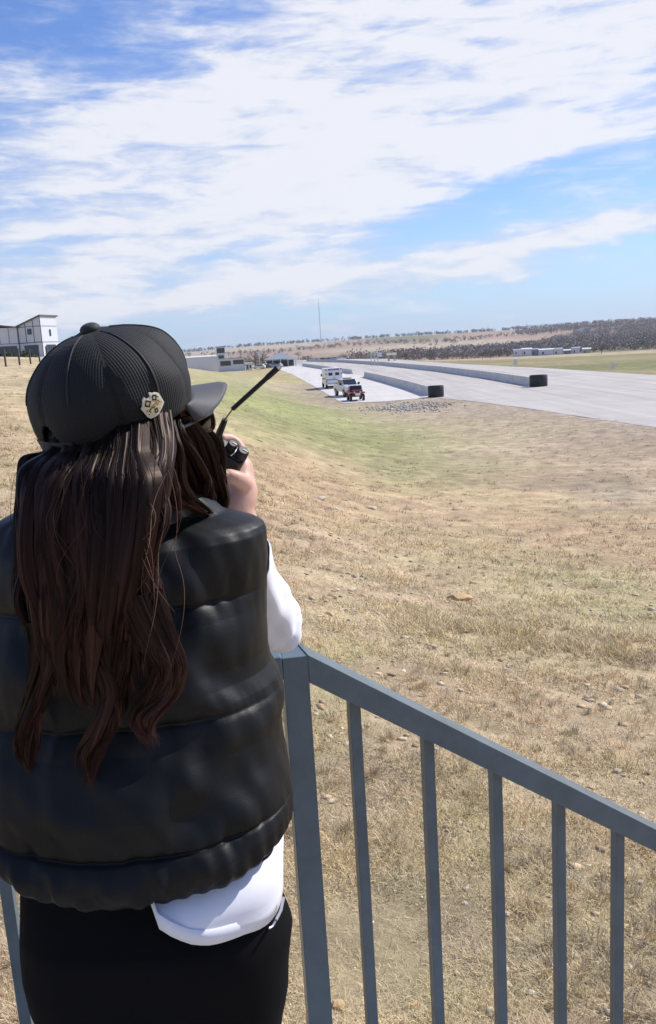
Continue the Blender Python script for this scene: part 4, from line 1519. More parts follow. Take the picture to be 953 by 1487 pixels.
# the side that falls forward over the cheek and shoulder
lock([(262, 606, 1.13), (285, 640, 1.19), (302, 680, 1.22), (308, 715, 1.25), (305, 748, 1.27), (296, 790, 1.30)], [.010, .018, .018, .018, .018, .014], 330, seed=12, wave=.003, col=(.016, .0092, .008))
lock([(256, 608, 1.11), (266, 650, 1.14), (285, 700, 1.17), (293, 735, 1.21), (290, 775, 1.27)], [.010, .020, .024, .024, .022], 360, seed=13, wave=.003)
lock([(275, 598, 1.18), (296, 625, 1.24), (314, 655, 1.27), (318, 695, 1.27), (314, 735, 1.28), (300, 790, 1.32)], [.006, .010, .011, .011, .011, .008], 170, seed=14, wave=.003, col=(.016, .0092, .008))
lock([(245, 620, 1.08), (250, 670, 1.09), (262, 715, 1.10), (285, 738, 1.13), (312, 752, 1.18)], [.012, .018, .020, .014, .006], 260, seed=15, wave=.003)
lock([(232, 640, 1.06), (240, 690, 1.06), (252, 725, 1.07), (272, 740, 1.10)], [.014, .018, .016, .008], 180, seed=16, wave=.003)
# behind the neck: fills between the back and the side
lock([(215, 620, 1.12), (225, 680, 1.12), (235, 730, 1.11), (240, 770, 1.09)], [.03, .034, .030, .02], 260, seed=17, wave=.003)
lock([(110, 630, 1.12), (95, 690, 1.12), (90, 740, 1.09), (95, 790, 1.04)], [.03, .04, .036, .03], 260, seed=18, wave=.003)
# fly-aways
for k in range(26):
    x0 = 60 + RNG.random() * 200
    x1 = x0 + RNG.normal() * 25
    lock([(x0, 650 + RNG.random() * 60, .99), (x0 + RNG.normal() * 18, 760, .968), (x1, 850, .963), (x1 + RNG.normal() * 22, 900 + RNG.random() * 120, .962)], [.002, .004, .004, .003], 1, wave=.006, seed=40 + k, thick=.0004, col=(.08, .048, .036), tipc=(.15, .075, .055), stray=0)
for k in range(14):
    y0 = 650 + RNG.random() * 120
    lock([(60, y0, 1.05), (30 + RNG.random() * 20, y0 + 30, 1.05), (20 + RNG.random() * 20, y0 + 70, 1.05), (28 + RNG.normal() * 10, y0 + 120, 1.03)], [.002, .004, .004, .003], 1, wave=.006, seed=80 + k, thick=.0004, col=(.06, .035, .03), stray=0)
HVa = np.concatenate(HV) - np.array(FEET); HFa = np.concatenate(HF)
hair = np_mesh('hair', HVa, HFa, m_hair, 4, parent=person, colors=np.concatenate(HC), smooth=True)
print('hair quads', len(HFa))
# solid dark scalp of hair under the cap
us = MB()
us.ball(hp(0, -.024, .0), (.084, .088, .085), HM)
us.ball(hp(0, -.040, -.075), (.070, .055, .07), HM)
m_scalp = mat('under_hair', (.012, .008, .007), .7, bump=.4, bscale=300)
us.build('under_hair', m_scalp, person, FEET, smooth=180)

# ------------------------------------------------------------------ the two-way radio in her hand
ra = empty('two_way_radio', (0, 0, 0))
tag(ra, 'black handheld radio with two knobs and a long antenna held at her mouth', 'radio')
c_top = W(334, 655, 1.405)
vx = (W(351, 664.5, 1.405) - W(317, 645.5, 1.405)).normalized()      # width, to the right and down in view
vup0 = (W(345, 633, 1.405) - W(334, 655, 1.405)).normalized()
tocam = (CAM - c_top).normalized()
au = (vup0 * .80 + tocam * .60); au = (au - vx * au.dot(vx)).normalized()
ay = au.cross(vx).normalized()
if ay.dot(tocam) > 0: ay = -ay           # ay points away from the camera
vx = ay.cross(au)
RM = Matrix((vx, ay, au)).transposed()
ra.location = c_top - au * .10
ra.rotation_euler = RM.to_euler()
m_rad = mat('radio_plastic', (.012, .013, .013), .42, bump=.2, bscale=900)
m_rub = mat('radio_rubber', (.010, .010, .010), .5)
m_met = mat('radio_metal', (.6, .6, .6), .25, metal=1)
m_brass = mat('whip_brass', (.30, .25, .09), .35, metal=.8)
w2_, d2_ = .060, .038
prof = [(-w2_ / 2, -d2_ * .35), (-w2_ * .42, -d2_ / 2), (w2_ * .42, -d2_ / 2), (w2_ / 2, -d2_ * .35), (w2_ / 2, d2_ * .35), (w2_ * .42, d2_ / 2), (-w2_ * .42, d2_ / 2), (-w2_ / 2, d2_ * .35)]
MB().prism(prof, 0, .10).build('body', m_rad, ra, bevel=.003, smooth=40)
MB().prism([(x * .8, y * .75) for x, y in prof], .099, .104).build('top_plate', m_rad, ra, bevel=.001, smooth=40)
def knob(x, y, r_, h_, zb=.1035):
    k = MB()
    ring = []
    for zz, rr in ((zb, r_), (zb + h_ * .85, r_ * .92), (zb + h_, r_ * .75)):
        ring.append([(x + (rr + .0005 * (i % 2)) * math.cos(2 * PI * i / 28), y + (rr + .0005 * (i % 2)) * math.sin(2 * PI * i / 28), zz) for i in range(28)])
    k.grid(ring); n = len(k.v); k.f += [tuple(range(n - 28, n)), tuple(reversed(range(28)))]; k.m += [0, 0]
    o = k.build('knob', m_rub, ra, smooth=40)
    MB().box((x + r_ * .3, y, zb + h_ + .0006), (r_ * .9, .0014, .001)).build('pointer', m_white, o)
    return o
knob(-.001, .001, .0088, .015)
knob(.0195, -.001, .0105, .015)
MB().prism([(x * .5 + .0175, y * .5) for x, y in [(-.02, -.012), (.01, -.014), (.014, .012), (-.02, .014)]], .1022, .1045).build('label_plate', m_met, ra, bevel=.0006)
MB().box((-.0265, 0, .062), (.003, .013, .03)).build('talk_button', m_rub, ra, bevel=.001)
for i in range(1):
    s = MB()
    for k in range(6): s.box((0, d2_ / 2 + .0006, .03 + .006 * k), (.03, .0012, .0025))
    s.build('speaker_grille', m_rub, ra)
RMi = RM.transposed()
def rl(p): return RMi @ (Vector(p) - ra.location)
A0 = c_top - vx * .0185 + Vector((0, 0, 0)); 
# antenna in the radio's own frame: thick boot, bare link, sleeved whip, bright tip
a1, a2, a3, a4, a5 = W(313, 643, 1.392), W(327, 609, 1.375), W(338, 594, 1.37), W(404, 534, 1.345), W(409, 529, 1.343)
an = MB(); an.tube([rl(c_top - vx * .0175 + au * .001), rl(a1.lerp(a2, .35)), rl(a2)], [.0066, .0060, .0048], 16)
ant = an.build('antenna', m_rub, ra, smooth=40)
MB().tube([rl(a2), rl(a3)], .0014, 8).build('bare_link', m_brass, ant, smooth=60)
MB().tube([rl(a3), rl(a3.lerp(a4, .75)), rl(a3.lerp(a4, .78)), rl(a4)], [.0039, .0039, .0046, .0048], 14).build('whip_sleeve', m_rub, ant, smooth=40)
MB().tube([rl(a4), rl(a5)], [.0047, .0036], 12).build('tip', m_met, ant, smooth=40)
# ------------------------------------------------------------------ track furniture
m_wall = mat('barrier_concrete', (.58, .555, .525), .85, noise=.12, nscale=.8, bump=.3, bscale=8)
m_tyre = mat('tyre_rubber', (.014, .014, .015), .8, bump=.3, bscale=60)
m_belt = mat('conveyor_belt', (.020, .020, .022), .6, noise=.3, nscale=4, bump=.3, bscale=14)


def barrier(name, pxs, h, label, breaks=3.66):
    P = [G(px, py, ROAD_Z) for px, py in pxs]
    root = empty(name, P[0]); tag(root, label, 'barrier', 'concrete walls beside the track')
    O = P[0]
    L_ = [0]
    for a, b_ in zip(P, P[1:]): L_.append(L_[-1] + (b_ - a).length)
    n = max(2, int(L_[-1] / breaks)); mb = MB()
    def at(s_):
        for i in range(len(L_) - 1):
            if s_ <= L_[i + 1] + 1e-6:
                return P[i].lerp(P[i + 1], (s_ - L_[i]) / (L_[i + 1] - L_[i]))
        return P[-1]
    prof = [(-.30, 0), (-.28, .08), (-.12, .33), (-.075, h), (.075, h), (.12, .33), (.28, .08), (.30, 0)]
    for i in range(n):
        a, b_ = at(L_[-1] * i / n), at(L_[-1] * (i + 1) / n)
        d = (b_ - a).normalized(); nn = Vector((-d.y, d.x, 0))
        a = a + d * .09
        rows = [[q + nn * x + Vector((0, 0, z + .012)) - O for x, z in prof] for q in (a, b_)]
        mb.grid(rows); k = len(mb.v)
        mb.f += [tuple(range(k - 16, k - 8)), tuple(reversed(range(k - 8, k)))]; mb.m += [0, 0]
    mb.build('wall', m_wall, root)
    return root


barrier('concrete_barrier', [(624, 575), (598, 566), (565, 556.5), (530, 547.5)], .95, 'pale concrete wall of the pit lane ending at the nearer black tyre drum')
barrier('concrete_barrier', [(511, 543), (470, 536), (440, 531.5)], .9, 'pale concrete wall behind the ambulance, separate from the wall with the tyre drum')
barrier('concrete_barrier', [(773, 560.5), (715, 550.5), (640, 539.5), (560, 531), (500, 526.3), (446, 524.8)], .95, 'long grey concrete wall in mid track ending at the farther right black tyre drum')


def drum(px, py, r_, h_, label):
    p = G(px, py, ROAD_Z)
    root = empty('tyre_drum', (p.x, p.y + r_, ROAD_Z + .012)); tag(root, label, 'tyre barrier', 'black tyre drums on the wall ends')
    mb = MB(); n = 40; rows = []
    for z, rr in ((0, .96), (.04, 1.0), (h_ * .5, 1.015), (h_ - .04, 1.0), (h_, .97)):
        rows.append([(r_ * rr * math.cos(2 * PI * k / n), r_ * rr * math.sin(2 * PI * k / n), z) for k in range(n)])
    mb.grid(rows)
    inner = [[(r_ * .9 * math.cos(2 * PI * k / n), r_ * .9 * math.sin(2 * PI * k / n), z) for k in range(n)] for z in (h_, h_ - .25)]
    mb.grid(inner)
    k0 = len(mb.v)
    mb.build('belt_wrap', m_belt, root, smooth=50)
    # tyres stacked inside the belt
    for cx, cy in ((.0, .42), (-.40, -.2), (.40, -.2)):
        tm = MB()
        N_ = int(h_ / .22)
        for i in range(N_):
            z = .11 + i * h_ / N_
            rows = []
            for a in range(24):
                A_ = 2 * PI * a / 24
                rows.append([((cx * r_ + math.cos(A_) * (r_ * .30 + .09 * r_ * math.cos(2 * PI * q / 10))), (cy * r_ + math.sin(A_) * (r_ * .30 + .09 * r_ * math.cos(2 * PI * q / 10))), z + .095 * math.sin(2 * PI * q / 10)) for q in range(10)])
            rows.append(rows[0]); tm.grid(rows)
        tm.build('tyre_stack', m_tyre, root, smooth=60)
    for z in (.28 * h_, .74 * h_):
        b_ = MB(); b_.tube([(r_ * 1.012 * math.cos(2 * PI * k / n), r_ * 1.012 * math.sin(2 * PI * k / n), z) for k in range(n + 1)], .018, 6, caps=False)
        b_.build('strap', m_tyre, root, smooth=60)
    return root


drum(635, 577, .80, 1.12, 'nearer and lower black rubber wrapped tyre drum at the left wall end by the grass')
drum(785.5, 561.5, .97, 1.22, 'farther and wider black tyre drum on the end of the mid track wall')

# small white marker boards beyond the track
m_whitep = mat('white_board', (.72, .72, .69), .5)
for px, py, lab in ((748.5, 532, 'small white marker board standing in the field, the left one above the tyre drum'), (891, 538, 'small white marker board standing in the field near the right edge of the view')):
    p = on_ground(px, py)
    r_ = empty('marker_board', p, R(-8)); tag(r_, lab, 'sign', 'marker boards in the field beyond the track')
    s_ = p.length / 130
    MB().box((0, 0, .62 * s_), (.50 * s_, .05, .72 * s_)).build('panel', m_whitep, r_)
    for sx in (-1, 1): MB().box((.25 * sx * s_, .06, .5 * s_), (.05, .05, 1.0 * s_)).build('leg', m_whitep, r_)

# ------------------------------------------------------------------ vehicles
m_wp = mat('white_car_paint', (.74, .75, .77), .3, coat=.5)
m_red = mat('red_paint', (.26, .022, .028), .35, coat=.4)
m_gl = mat('dark_glass', (.018, .028, .030), .08, spec=.7)
m_trim = mat('black_trim', (.015, .015, .016), .6)
m_blue = mat('blue_band', (.03, .045, .14), .5)
m_lamp = mat('amber_red_lamp', (.35, .03, .02), .3)
m_clear = mat('headlamp_lens', (.7, .7, .68), .15)
m_chrome = mat('chrome', (.5, .5, .5), .25, metal=.9)


def wheel(parent, x, y, r_, w_):
    t_ = MB(); n = 22; rows = []
    for xx, rr in ((-w_ / 2, .70), (-w_ / 2, .96), (-w_ * .3, 1), (w_ * .3, 1), (w_ / 2, .96), (w_ / 2, .70)):
        rows.append([(x + xx, y + r_ * rr * math.cos(2 * PI * k / n), r_ + r_ * rr * math.sin(2 * PI * k / n)) for k in range(n)])
    t_.grid(rows)
    wo = t_.build('wheel', m_tyre, parent, smooth=50)
    q = MB(); rows = []
    for xx, rr in ((-w_ * .42, .66), (w_ * .42, .66)):
        rows.append([(x + xx, y + r_ * rr * math.cos(2 * PI * k / n), r_ + r_ * rr * math.sin(2 * PI * k / n)) for k in range(n)])
    q.grid(rows); q.f += [tuple(range(n)), tuple(range(n, 2 * n))]; q.m += [0, 0]
    q.build('rim', m_chrome, wo)


def ambulance(p, rz):
    a = empty('ambulance', p, rz); tag(a, 'white box ambulance with a blue band, seen from behind in the pit lane', 'ambulance')
    # rear at y = -3.3, front at +3.1
    MB().box((0, -1.15, 1.72), (2.36, 4.2, 2.1)).build('box_body', m_wp, a, bevel=.06)
    MB().side_prism([(.97, .55), (3.05, .55), (3.1, 1.05), (2.9, 1.30), (1.95, 1.50), (1.35, 2.25), (.97, 2.3)], -1.0, 1.0).build('cab', m_wp, a, bevel=.05)
    MB().side_prism([(1.92, 1.56), (2.0, 1.54), (1.42, 2.2), (1.36, 2.2)], -.86, .86).build('windscreen', m_gl, a)
    MB().box((0, -3.29, .62), (2.2, .34, .16)).build('step_bumper', m_chrome, a)
    for s in (-1, 1):
        d_ = MB().box((.46 * s, -3.262, 1.55), (.88, .03, 1.62)).build('rear_door', m_wp, a, bevel=.015)
        MB().box((.46 * s, -3.283, 1.98), (.56, .02, .40)).build('window', m_gl, d_)
        MB().box((.10 * s, -3.29, 1.45), (.05, .04, .22)).build('handle', m_trim, d_)
        for z_, m_ in ((2.58, m_lamp), (1.98, m_lamp), (1.0, m_lamp)):
            MB().box((1.05 * s, -3.275, z_), (.17, .05, .16)).build('lamp', m_, a, bevel=.01)
        MB().box((1.15 * s, 1.75, 1.75), (.26, .12, .34)).build('mirror', m_trim, a)
        for y in (-2.0, 2.2): wheel(a, .94 * s, y, .40, .26)
        MB().box((1.184 * s, -1.2, 1.35), (.02, 4.0, .16)).build('side_band', m_blue, a)
        MB().box((.96 * s, 1.55, 1.86), (.1, .62, .42)).build('side_window', m_gl, a)
    MB().box((0, -3.275, 2.58), (1.5, .03, .17)).build('rear_band', m_blue, a)
    MB().box((0, -3.278, 1.22), (2.2, .012, .10)).build('lower_band', m_blue, a)
    MB().box((0, -3.45, .30), (2.0, .05, .25)).build('mud_flap', m_trim, a)
    return a


def lettering(parent, text, loc, rot, size, m, depth=.006):
    cu = bpy.data.curves.new('lettering', 'FONT'); cu.body = text; cu.size = size; cu.extrude = depth; cu.align_x = 'CENTER'; cu.align_y = 'CENTER'
    o = bpy.data.objects.new('lettering', cu); C.objects.link(o)
    dg_ = bpy.context.evaluated_depsgraph_get(); me = bpy.data.meshes.new_from_object(o.evaluated_get(dg_))
    bpy.data.objects.remove(o)
    me.materials.clear(); me.materials.append(m)
    ob = bpy.data.objects.new('lettering', me); C.objects.link(ob); ob.parent = parent; ob.location = loc; ob.rotation_euler = rot
    return ob


def pickup(p, rz):
    a = empty('pickup_truck', p, rz); tag(a, 'white four door pickup truck parked nose out behind the small red jeep', 'pickup truck')
    b_ = MB()
    b_.side_prism([(-2.85, .55), (2.75, .55), (2.85, .9), (2.75, 1.22), (1.45, 1.34), (-2.85, 1.34)], -.97, .97)
    b_.build('body', m_wp, a, bevel=.06)
    MB().side_prism([(1.30, 1.34), (.55, 1.93), (-1.15, 1.95), (-1.35, 1.34)], -.82, .82).build('cabin', m_wp, a, bevel=.05)
    MB().side_prism([(1.34, 1.36), (1.40, 1.37), (.62, 1.90), (.56, 1.90)], -.74, .74).build('windscreen', m_gl, a)
    for s in (-1, 1):
        MB().side_prism([(1.02, 1.42), (.50, 1.83), (-.25, 1.85), (-.25, 1.42)], .80 * s, .835 * s).build('side_window', m_gl, a)
        MB().side_prism([(-.33, 1.42), (-.33, 1.85), (-1.05, 1.85), (-1.2, 1.42)], .80 * s, .835 * s).build('side_window', m_gl, a)
        MB().box((1.08 * s, .95, 1.42), (.24, .13, .24)).build('mirror', m_trim, a, bevel=.02)
        MB().box((.76 * s, 2.80, 1.0), (.34, .12, .22)).build('headlight', m_clear, a, bevel=.02)
        MB().box((.975 * s, -.3, 1.12), (.02, .14, .03)).build('handle', m_trim, a)
        for y in (-1.85, 1.85):
            wheel(a, .86 * s, y, .41, .27)
            MB().tube([(.965 * s, y + .5 * math.cos(t_), .41 + .5 * math.sin(t_)) for t_ in np.linspace(0, PI, 12)], .03, 6).build('wheel_arch', m_trim, a)
    g_ = MB().box((0, 2.835, .98), (1.12, .10, .34)).build('grille', m_trim, a, bevel=.02)
    MB().box((0, 2.885, 1.0), (1.1, .03, .05)).build('bar', m_chrome, g_)
    MB().box((0, 2.90, .62), (1.86, .2, .22)).build('bumper', m_chrome, a, bevel=.03)
    MB().box((0, -2.0, 1.36), (1.7, 1.5, .02)).build('bed_cover', m_trim, a)
    MB().box((0, .0, 2.0), (1.0, .28, .11)).build('light_bar', m_lamp, a, bevel=.03)
    return a


def jeep(p, rz):
    a = empty('jeep', p, rz); tag(a, 'small red open jeep with flat fenders parked nose toward the camera beside the white pickup', 'jeep')
    MB().side_prism([(.35, .48), (1.42, .50), (1.46, 1.02), (.40, 1.12), (.35, 1.10)], -.42, .42).build('bonnet', m_red, a, bevel=.04)
    MB().side_prism([(-1.45, .46), (.38, .46), (.38, 1.08), (.05, 1.02), (-.30, .78), (-.75, .78), (-.95, 1.0), (-1.45, 1.0)], -.70, .70).build('tub', m_red, a, bevel=.03)
    gr = MB().box((0, 1.475, .80), (.86, .05, .56)).build('grille', m_red, a, bevel=.015)
    for k in range(7): MB().box((-.21 + .07 * k, 1.503, .82), (.032, .012, .36)).build('slot', m_trim, gr)
    for s in (-1, 1):
        MB().side_prism([(.42, .74), (.55, .90), (1.50, .92), (1.62, .86), (1.62, .78), (.55, .80)], .40 * s, .78 * s).build('fender', m_red, a, bevel=.015)
        MB().tube([(.30 * s, 1.50, .90), (.30 * s, 1.54, .90)], .095, 18).build('headlight', m_clear, a, smooth=40)
        wheel(a, .66 * s, 1.05, .36, .21); wheel(a, .66 * s, -1.0, .36, .21)
        MB().box((.36 * s, -.35, .95), (.46, .12, .55)).build('seat', m_trim, a, bevel=.04)
        MB().box((.36 * s, -.15, .72), (.46, .46, .12)).build('seat', m_trim, a, bevel=.04)
    MB().box((0, 1.68, .56), (1.42, .10, .17)).build('bumper', m_trim, a, bevel=.015)
    MB().box((0, 1.74, .70), (.52, .02, .26)).build('front_plate', m_whitep, a)
    ws = MB().tube([(-.62, .38, 1.08), (-.60, .22, 1.52), (.60, .22, 1.52), (.62, .38, 1.08)], .025, 8).build('windscreen_frame', m_red, a)
    MB().side_prism([(.345, 1.11), (.355, 1.11), (.222, 1.50), (.212, 1.50)], -.59, .59).build('pane', m_gl, ws)
    MB().tube([(.25, .12, 1.02 + .16 * 1) if False else (.36 + .17 * math.cos(t_), .08 + .05 * math.sin(t_), 1.12 + .16 * math.sin(t_)) for t_ in np.linspace(0, 2 * PI, 18)], .014, 6, caps=False).build('steering_wheel', m_trim, a)
    MB().tube([(-.6, -1.0, 1.0), (-.56, -1.0, 1.62), (.56, -1.0, 1.62), (.6, -1.0, 1.0)], .03, 8).build('roll_bar', m_trim, a)
    return a


def at_lane(px, py):
    p = G(px, py, ROAD_Z); return Vector((p.x, p.y, ROAD_Z + .014))


pa = at_lane(482.5, 564.5)
amb = ambulance(pa + Vector((0, 3.2, 0)), R(6))
lettering(amb, 'AMBULANCE', (0, -3.292, 2.58), (R(90), 0, 0), .17, m_wp)
pt = at_lane(507, 577)
pickup(pt + Vector((.0, 3.0, 0)), R(180 + 13))
pj = at_lane(520.5, 582.5)
jeep(pj + Vector((-.2, 1.45, 0)), R(180 + 6))

# ------------------------------------------------------------------ buildings
m_bw = mat('white_siding', (.66, .66, .68), .6, noise=.04, nscale=2)
m_bw2 = mat('white_board_batten', (.60, .62, .66), .6)
m_dk = mat('dark_trim', (.05, .055, .06), .5)
m_win = mat('window_glass', (.02, .032, .035), .08, spec=.8)
m_roofg = mat('grey_metal_roof', (.28, .32, .36), .45, noise=.06, nscale=1)
m_roofd = mat('dark_roof', (.10, .10, .105), .6)


def far_frame(px, r_):
    d = ray(px, 500); a = math.atan2(d.x, d.y)
    x, y = math.sin(a) * r_, math.cos(a) * r_
    return Vector((x, y, float(hz(np.array([x]), np.array([y]))[0]))), a


def win(parent, x, y, z, w_, h_, face='front', split=1, name='window'):
    """framed window on a front (-y) or right (+x) wall"""
    f = MB(); g = MB(); t_ = .05
    if face == 'front':
        f.box((x, y - .03, z + h_ / 2 + t_ / 2), (w_ + 2 * t_, .08, t_)).box((x, y - .03, z - h_ / 2 - t_ / 2), (w_ + 2 * t_, .08, t_))
        for s in (-1, 1): f.box((x + s * (w_ / 2 + t_ / 2), y - .03, z), (t_, .08, h_))
        for k in range(1, split): f.box((x - w_ / 2 + w_ * k / split, y - .035, z), (t_ * .8, .07, h_))
        g.box((x, y + .0, z), (w_, .04, h_))
    else:
        f.box((x + .03, y, z + h_ / 2 + t_ / 2), (.08, w_ + 2 * t_, t_)).box((x + .03, y, z - h_ / 2 - t_ / 2), (.08, w_ + 2 * t_, t_))
        for s in (-1, 1): f.box((x + .03, y + s * (w_ / 2 + t_ / 2), z), (.08, t_, h_))
        for k in range(1, split): f.box((x + .035, y - w_ / 2 + w_ * k / split, z), (.07, t_ * .8, h_))
        g.box((x, y, z), (.04, w_, h_))
    o = f.build(name, m_dk, parent); g.build('pane', m_win, o)


# modern white house on the rise at far left
pc_, a_ = far_frame(30, 150)
hs = empty('modern_house', pc_ + Vector((.7, 0, 0)), -a_ + R(-33), .80)
tag(hs, 'white two storey house with dark panel trim and butterfly roof at far left', 'house')
# right wing: front wall is the shaded face, right wall is sunlit
MB().side_prism([(0, 0), (6.5, 0), (6.5, 7.4), (0, 8.9)], -.1, -.1 + .001) if False else None
rw = MB()
rw.prism([(-1.2, 0), (4.1, 0), (4.1, 6), (-1.2, 6)], -.8, 6.2)
rw.add([(-1.2, 0, 6.2), (4.1, 0, 6.2), (4.1, 0, 8.15), (-1.2, 0, 6.35), (-1.2, 6, 6.2), (4.1, 6, 6.2), (4.1, 6, 8.15), (-1.2, 6, 6.35)], [(0, 1, 2, 3), (5, 4, 7, 6), (1, 5, 6, 2), (4, 0, 3, 7)])
rwo = rw.build('wall', m_bw2, hs)
sl = math.atan2(1.8, 5.3)
MB().frame_box((1.55, 3, 7.40), (math.cos(sl), 0, math.sin(sl)), (0, 1, 0), (-math.sin(sl), 0, math.cos(sl)), (6.1, 7.0, .22)).build('roof', m_roofd, hs)
tr = MB()
for x in (.55, 2.35): tr.box((x, -.04, 5.0 if x < 1 else 5.3), (.10, .07, 3.9 if x < 1 else 4.5))
tr.box((1.45, -.035, 3.05), (5.28, .06, .13)); tr.box((1.45, -.03, 6.25), (5.28, .05, .10))
for x in (-1.17, 4.06): tr.box((x, -.045, 3.7 if x > 0 else 2.8), (.11, .08, 8.7 if x > 0 else 7))
tr.box((4.14, 3, 3.05), (.06, 6.0, .06)); tr.box((4.14, 3, 6.25), (.05, 6.0, .05))
tr.build('trim', m_dk, hs)
win(hs, 1.45, -.01, 5.25, .85, 1.05)
win(hs, 1.5, -.01, 1.45, 3.1, 2.1, split=3, name='patio_door')
win(hs, 4.11, 3.2, 4.9, .5, 1.2, 'right')
win(hs, 4.11, 3.0, 1.35, 3.4, 2.2, 'right', 4, name='patio_door')
# left wing, turned so that its wall catches the sun
before = set(bpy.data.objects)
lw = MB(); lw.prism([(-5.6, 0), (0, 0), (0, 5), (-5.6, 5)], -.8, 6.25); lw.build('wall', m_bw, hs)
sl2 = math.atan2(.65, 5.4)
MB().frame_box((-2.75, 2.3, 6.62), (math.cos(sl2), 0, -math.sin(sl2)), (0, 1, 0), (math.sin(sl2), 0, math.cos(sl2)), (5.9, 5.8, .2)).build('roof', m_roofd, hs)
tr = MB(); tr.box((-2.8, -.04, 3.05), (5.58, .06, .07))
for x in (-5.5, -3.8, -1.9, -.1): tr.box((x, -.04, 4.6 if x not in (-5.5, -.1) else 2.8), (.07, .07, 3.2 if x not in (-5.5, -.1) else 7.0))
tr.build('trim', m_dk, hs)
win(hs, -2.7, -.01, 1.35, 4.2, 2.4, split=4, name='patio_door')
for o in set(bpy.data.objects) - before:
    if o.parent == hs:
        o.location = (-1.25, -.05, 0); o.rotation_euler = (0, 0, R(52))
# next wing at the edge of the frame
MB().prism([(-12.6, -3.6), (-6.0, -3.6), (-6.0, 2), (-12.6, 2)], -.8, 5.9).build('wall', m_bw2, hs)
MB().box((-9.3, -.8, 6.05), (7.0, 6.2, .2)).build('roof', m_roofd, hs)
win(hs, -8.6, -3.61, 1.4, 3.6, 2.3, split=3, name='patio_door')
MB().box((1.2, -1.4, -.15), (6.5, 2.0, .5)).build('porch', m_conc, hs)
# grill, bench and shrubs in front of it
def shrub(px, py_off, r_, w_, h_, label, seed, m_, group):
    p, a = far_frame(px, r_); rg = np.random.default_rng(seed); n = 260
    th = rg.random(n) * 2 * PI; ph = np.arccos(rg.random(n)); rr = rg.random(n) ** .4
    c_ = np.stack([np.cos(th) * np.sin(ph) * rr * w_ / 2, np.sin(th) * np.sin(ph) * rr * w_ / 2, .08 + np.cos(ph) * rr * h_ * .9], -1)
    V, F_ = leaf_quads(c_, rg, .10 * w_)
    o = np_mesh('shrub', V, F_, m_, 4); o.location = p
    tag(o, label, 'shrub', group)


def leaf_quads(c_, rg, s_):
    n = len(c_)
    u = rg.normal(size=(n, 3)); u /= np.linalg.norm(u, axis=1)[:, None]
    v = np.cross(u, rg.normal(size=(n, 3))); v /= np.linalg.norm(v, axis=1)[:, None]
    sz = (s_ * (.5 + rg.random(n)))[:, None] if np.isscalar(s_) else (s_ * (.5 + rg.random(n)))[:, None]
    V = np.stack([c_ - u * sz, c_ + v * sz * .6, c_ + u * sz, c_ - v * sz * .6], 1).reshape(-1, 3)
    return V, np.arange(4 * n).reshape(-1, 4)


m_ever = mat('evergreen_leaf', (.07, .085, .05), .8, noise=.35, nscale=.6)
m_bare = mat('bare_twigs', (.20, .165, .145), .9, noise=.3, nscale=.25)
m_bark = mat('bark', (.10, .08, .065), .9, noise=.2, nscale=3)
for i, (px, w_, h_, lab) in enumerate(((12, 1.6, .9, 'low dark shrub at the far left before the house door'), (36, 2.0, 1.25, 'largest dark shrub under the square window of the house'), (46, 1.2, .7, 'small dark shrub right of the large one by the house'), (76, 1.6, 1.6, 'dark shrub at the right corner of the house beside the cap'))):
    shrub(px, 0, 143 if i < 3 else 150, w_, h_, lab, 30 + i, m_ever, 'shrubs before the white house')

# row of thin posts on the grass rise
m_post = mat('weathered_post', (.07, .065, .06), .8)
for i, (px, pyb, pyt) in enumerate(((-14, 534, 508), (9, 532.5, 508.5), (29, 530.5, 508), (45, 529, 509), (58, 525.5, 509), (69, 523, 508), (79, 521, 507))):
    g_ = on_ground(max(px, -14), pyb)
    r_ = g_.y; top = W(px, pyt, r_)
    base = W(px, pyb, r_); base.z = float(hz(np.array([base.x]), np.array([base.y]))[0])
    h_ = min(max(top.z - base.z, .9), 1.6)
    words_ = ['first', 'second', 'third', 'fourth', 'fifth', 'sixth', 'seventh'][i]
    if i == 0:
        fp0 = MB().box((0, 0, h_ / 2 - .1), (.11, .11, h_ + .2)); fp0.box((0, 0, h_ + .015), (.13, .13, .03)); o = fp0.build('fence_post', m_post, None); o.location = base
    else:
        o = bpy.data.objects['fence_post'].copy(); C.objects.link(o); o.location = base
    tag(o, words_ + ' thin dark fence post from the left on the grass rise below the white house', 'fence post', 'posts on the grass rise')

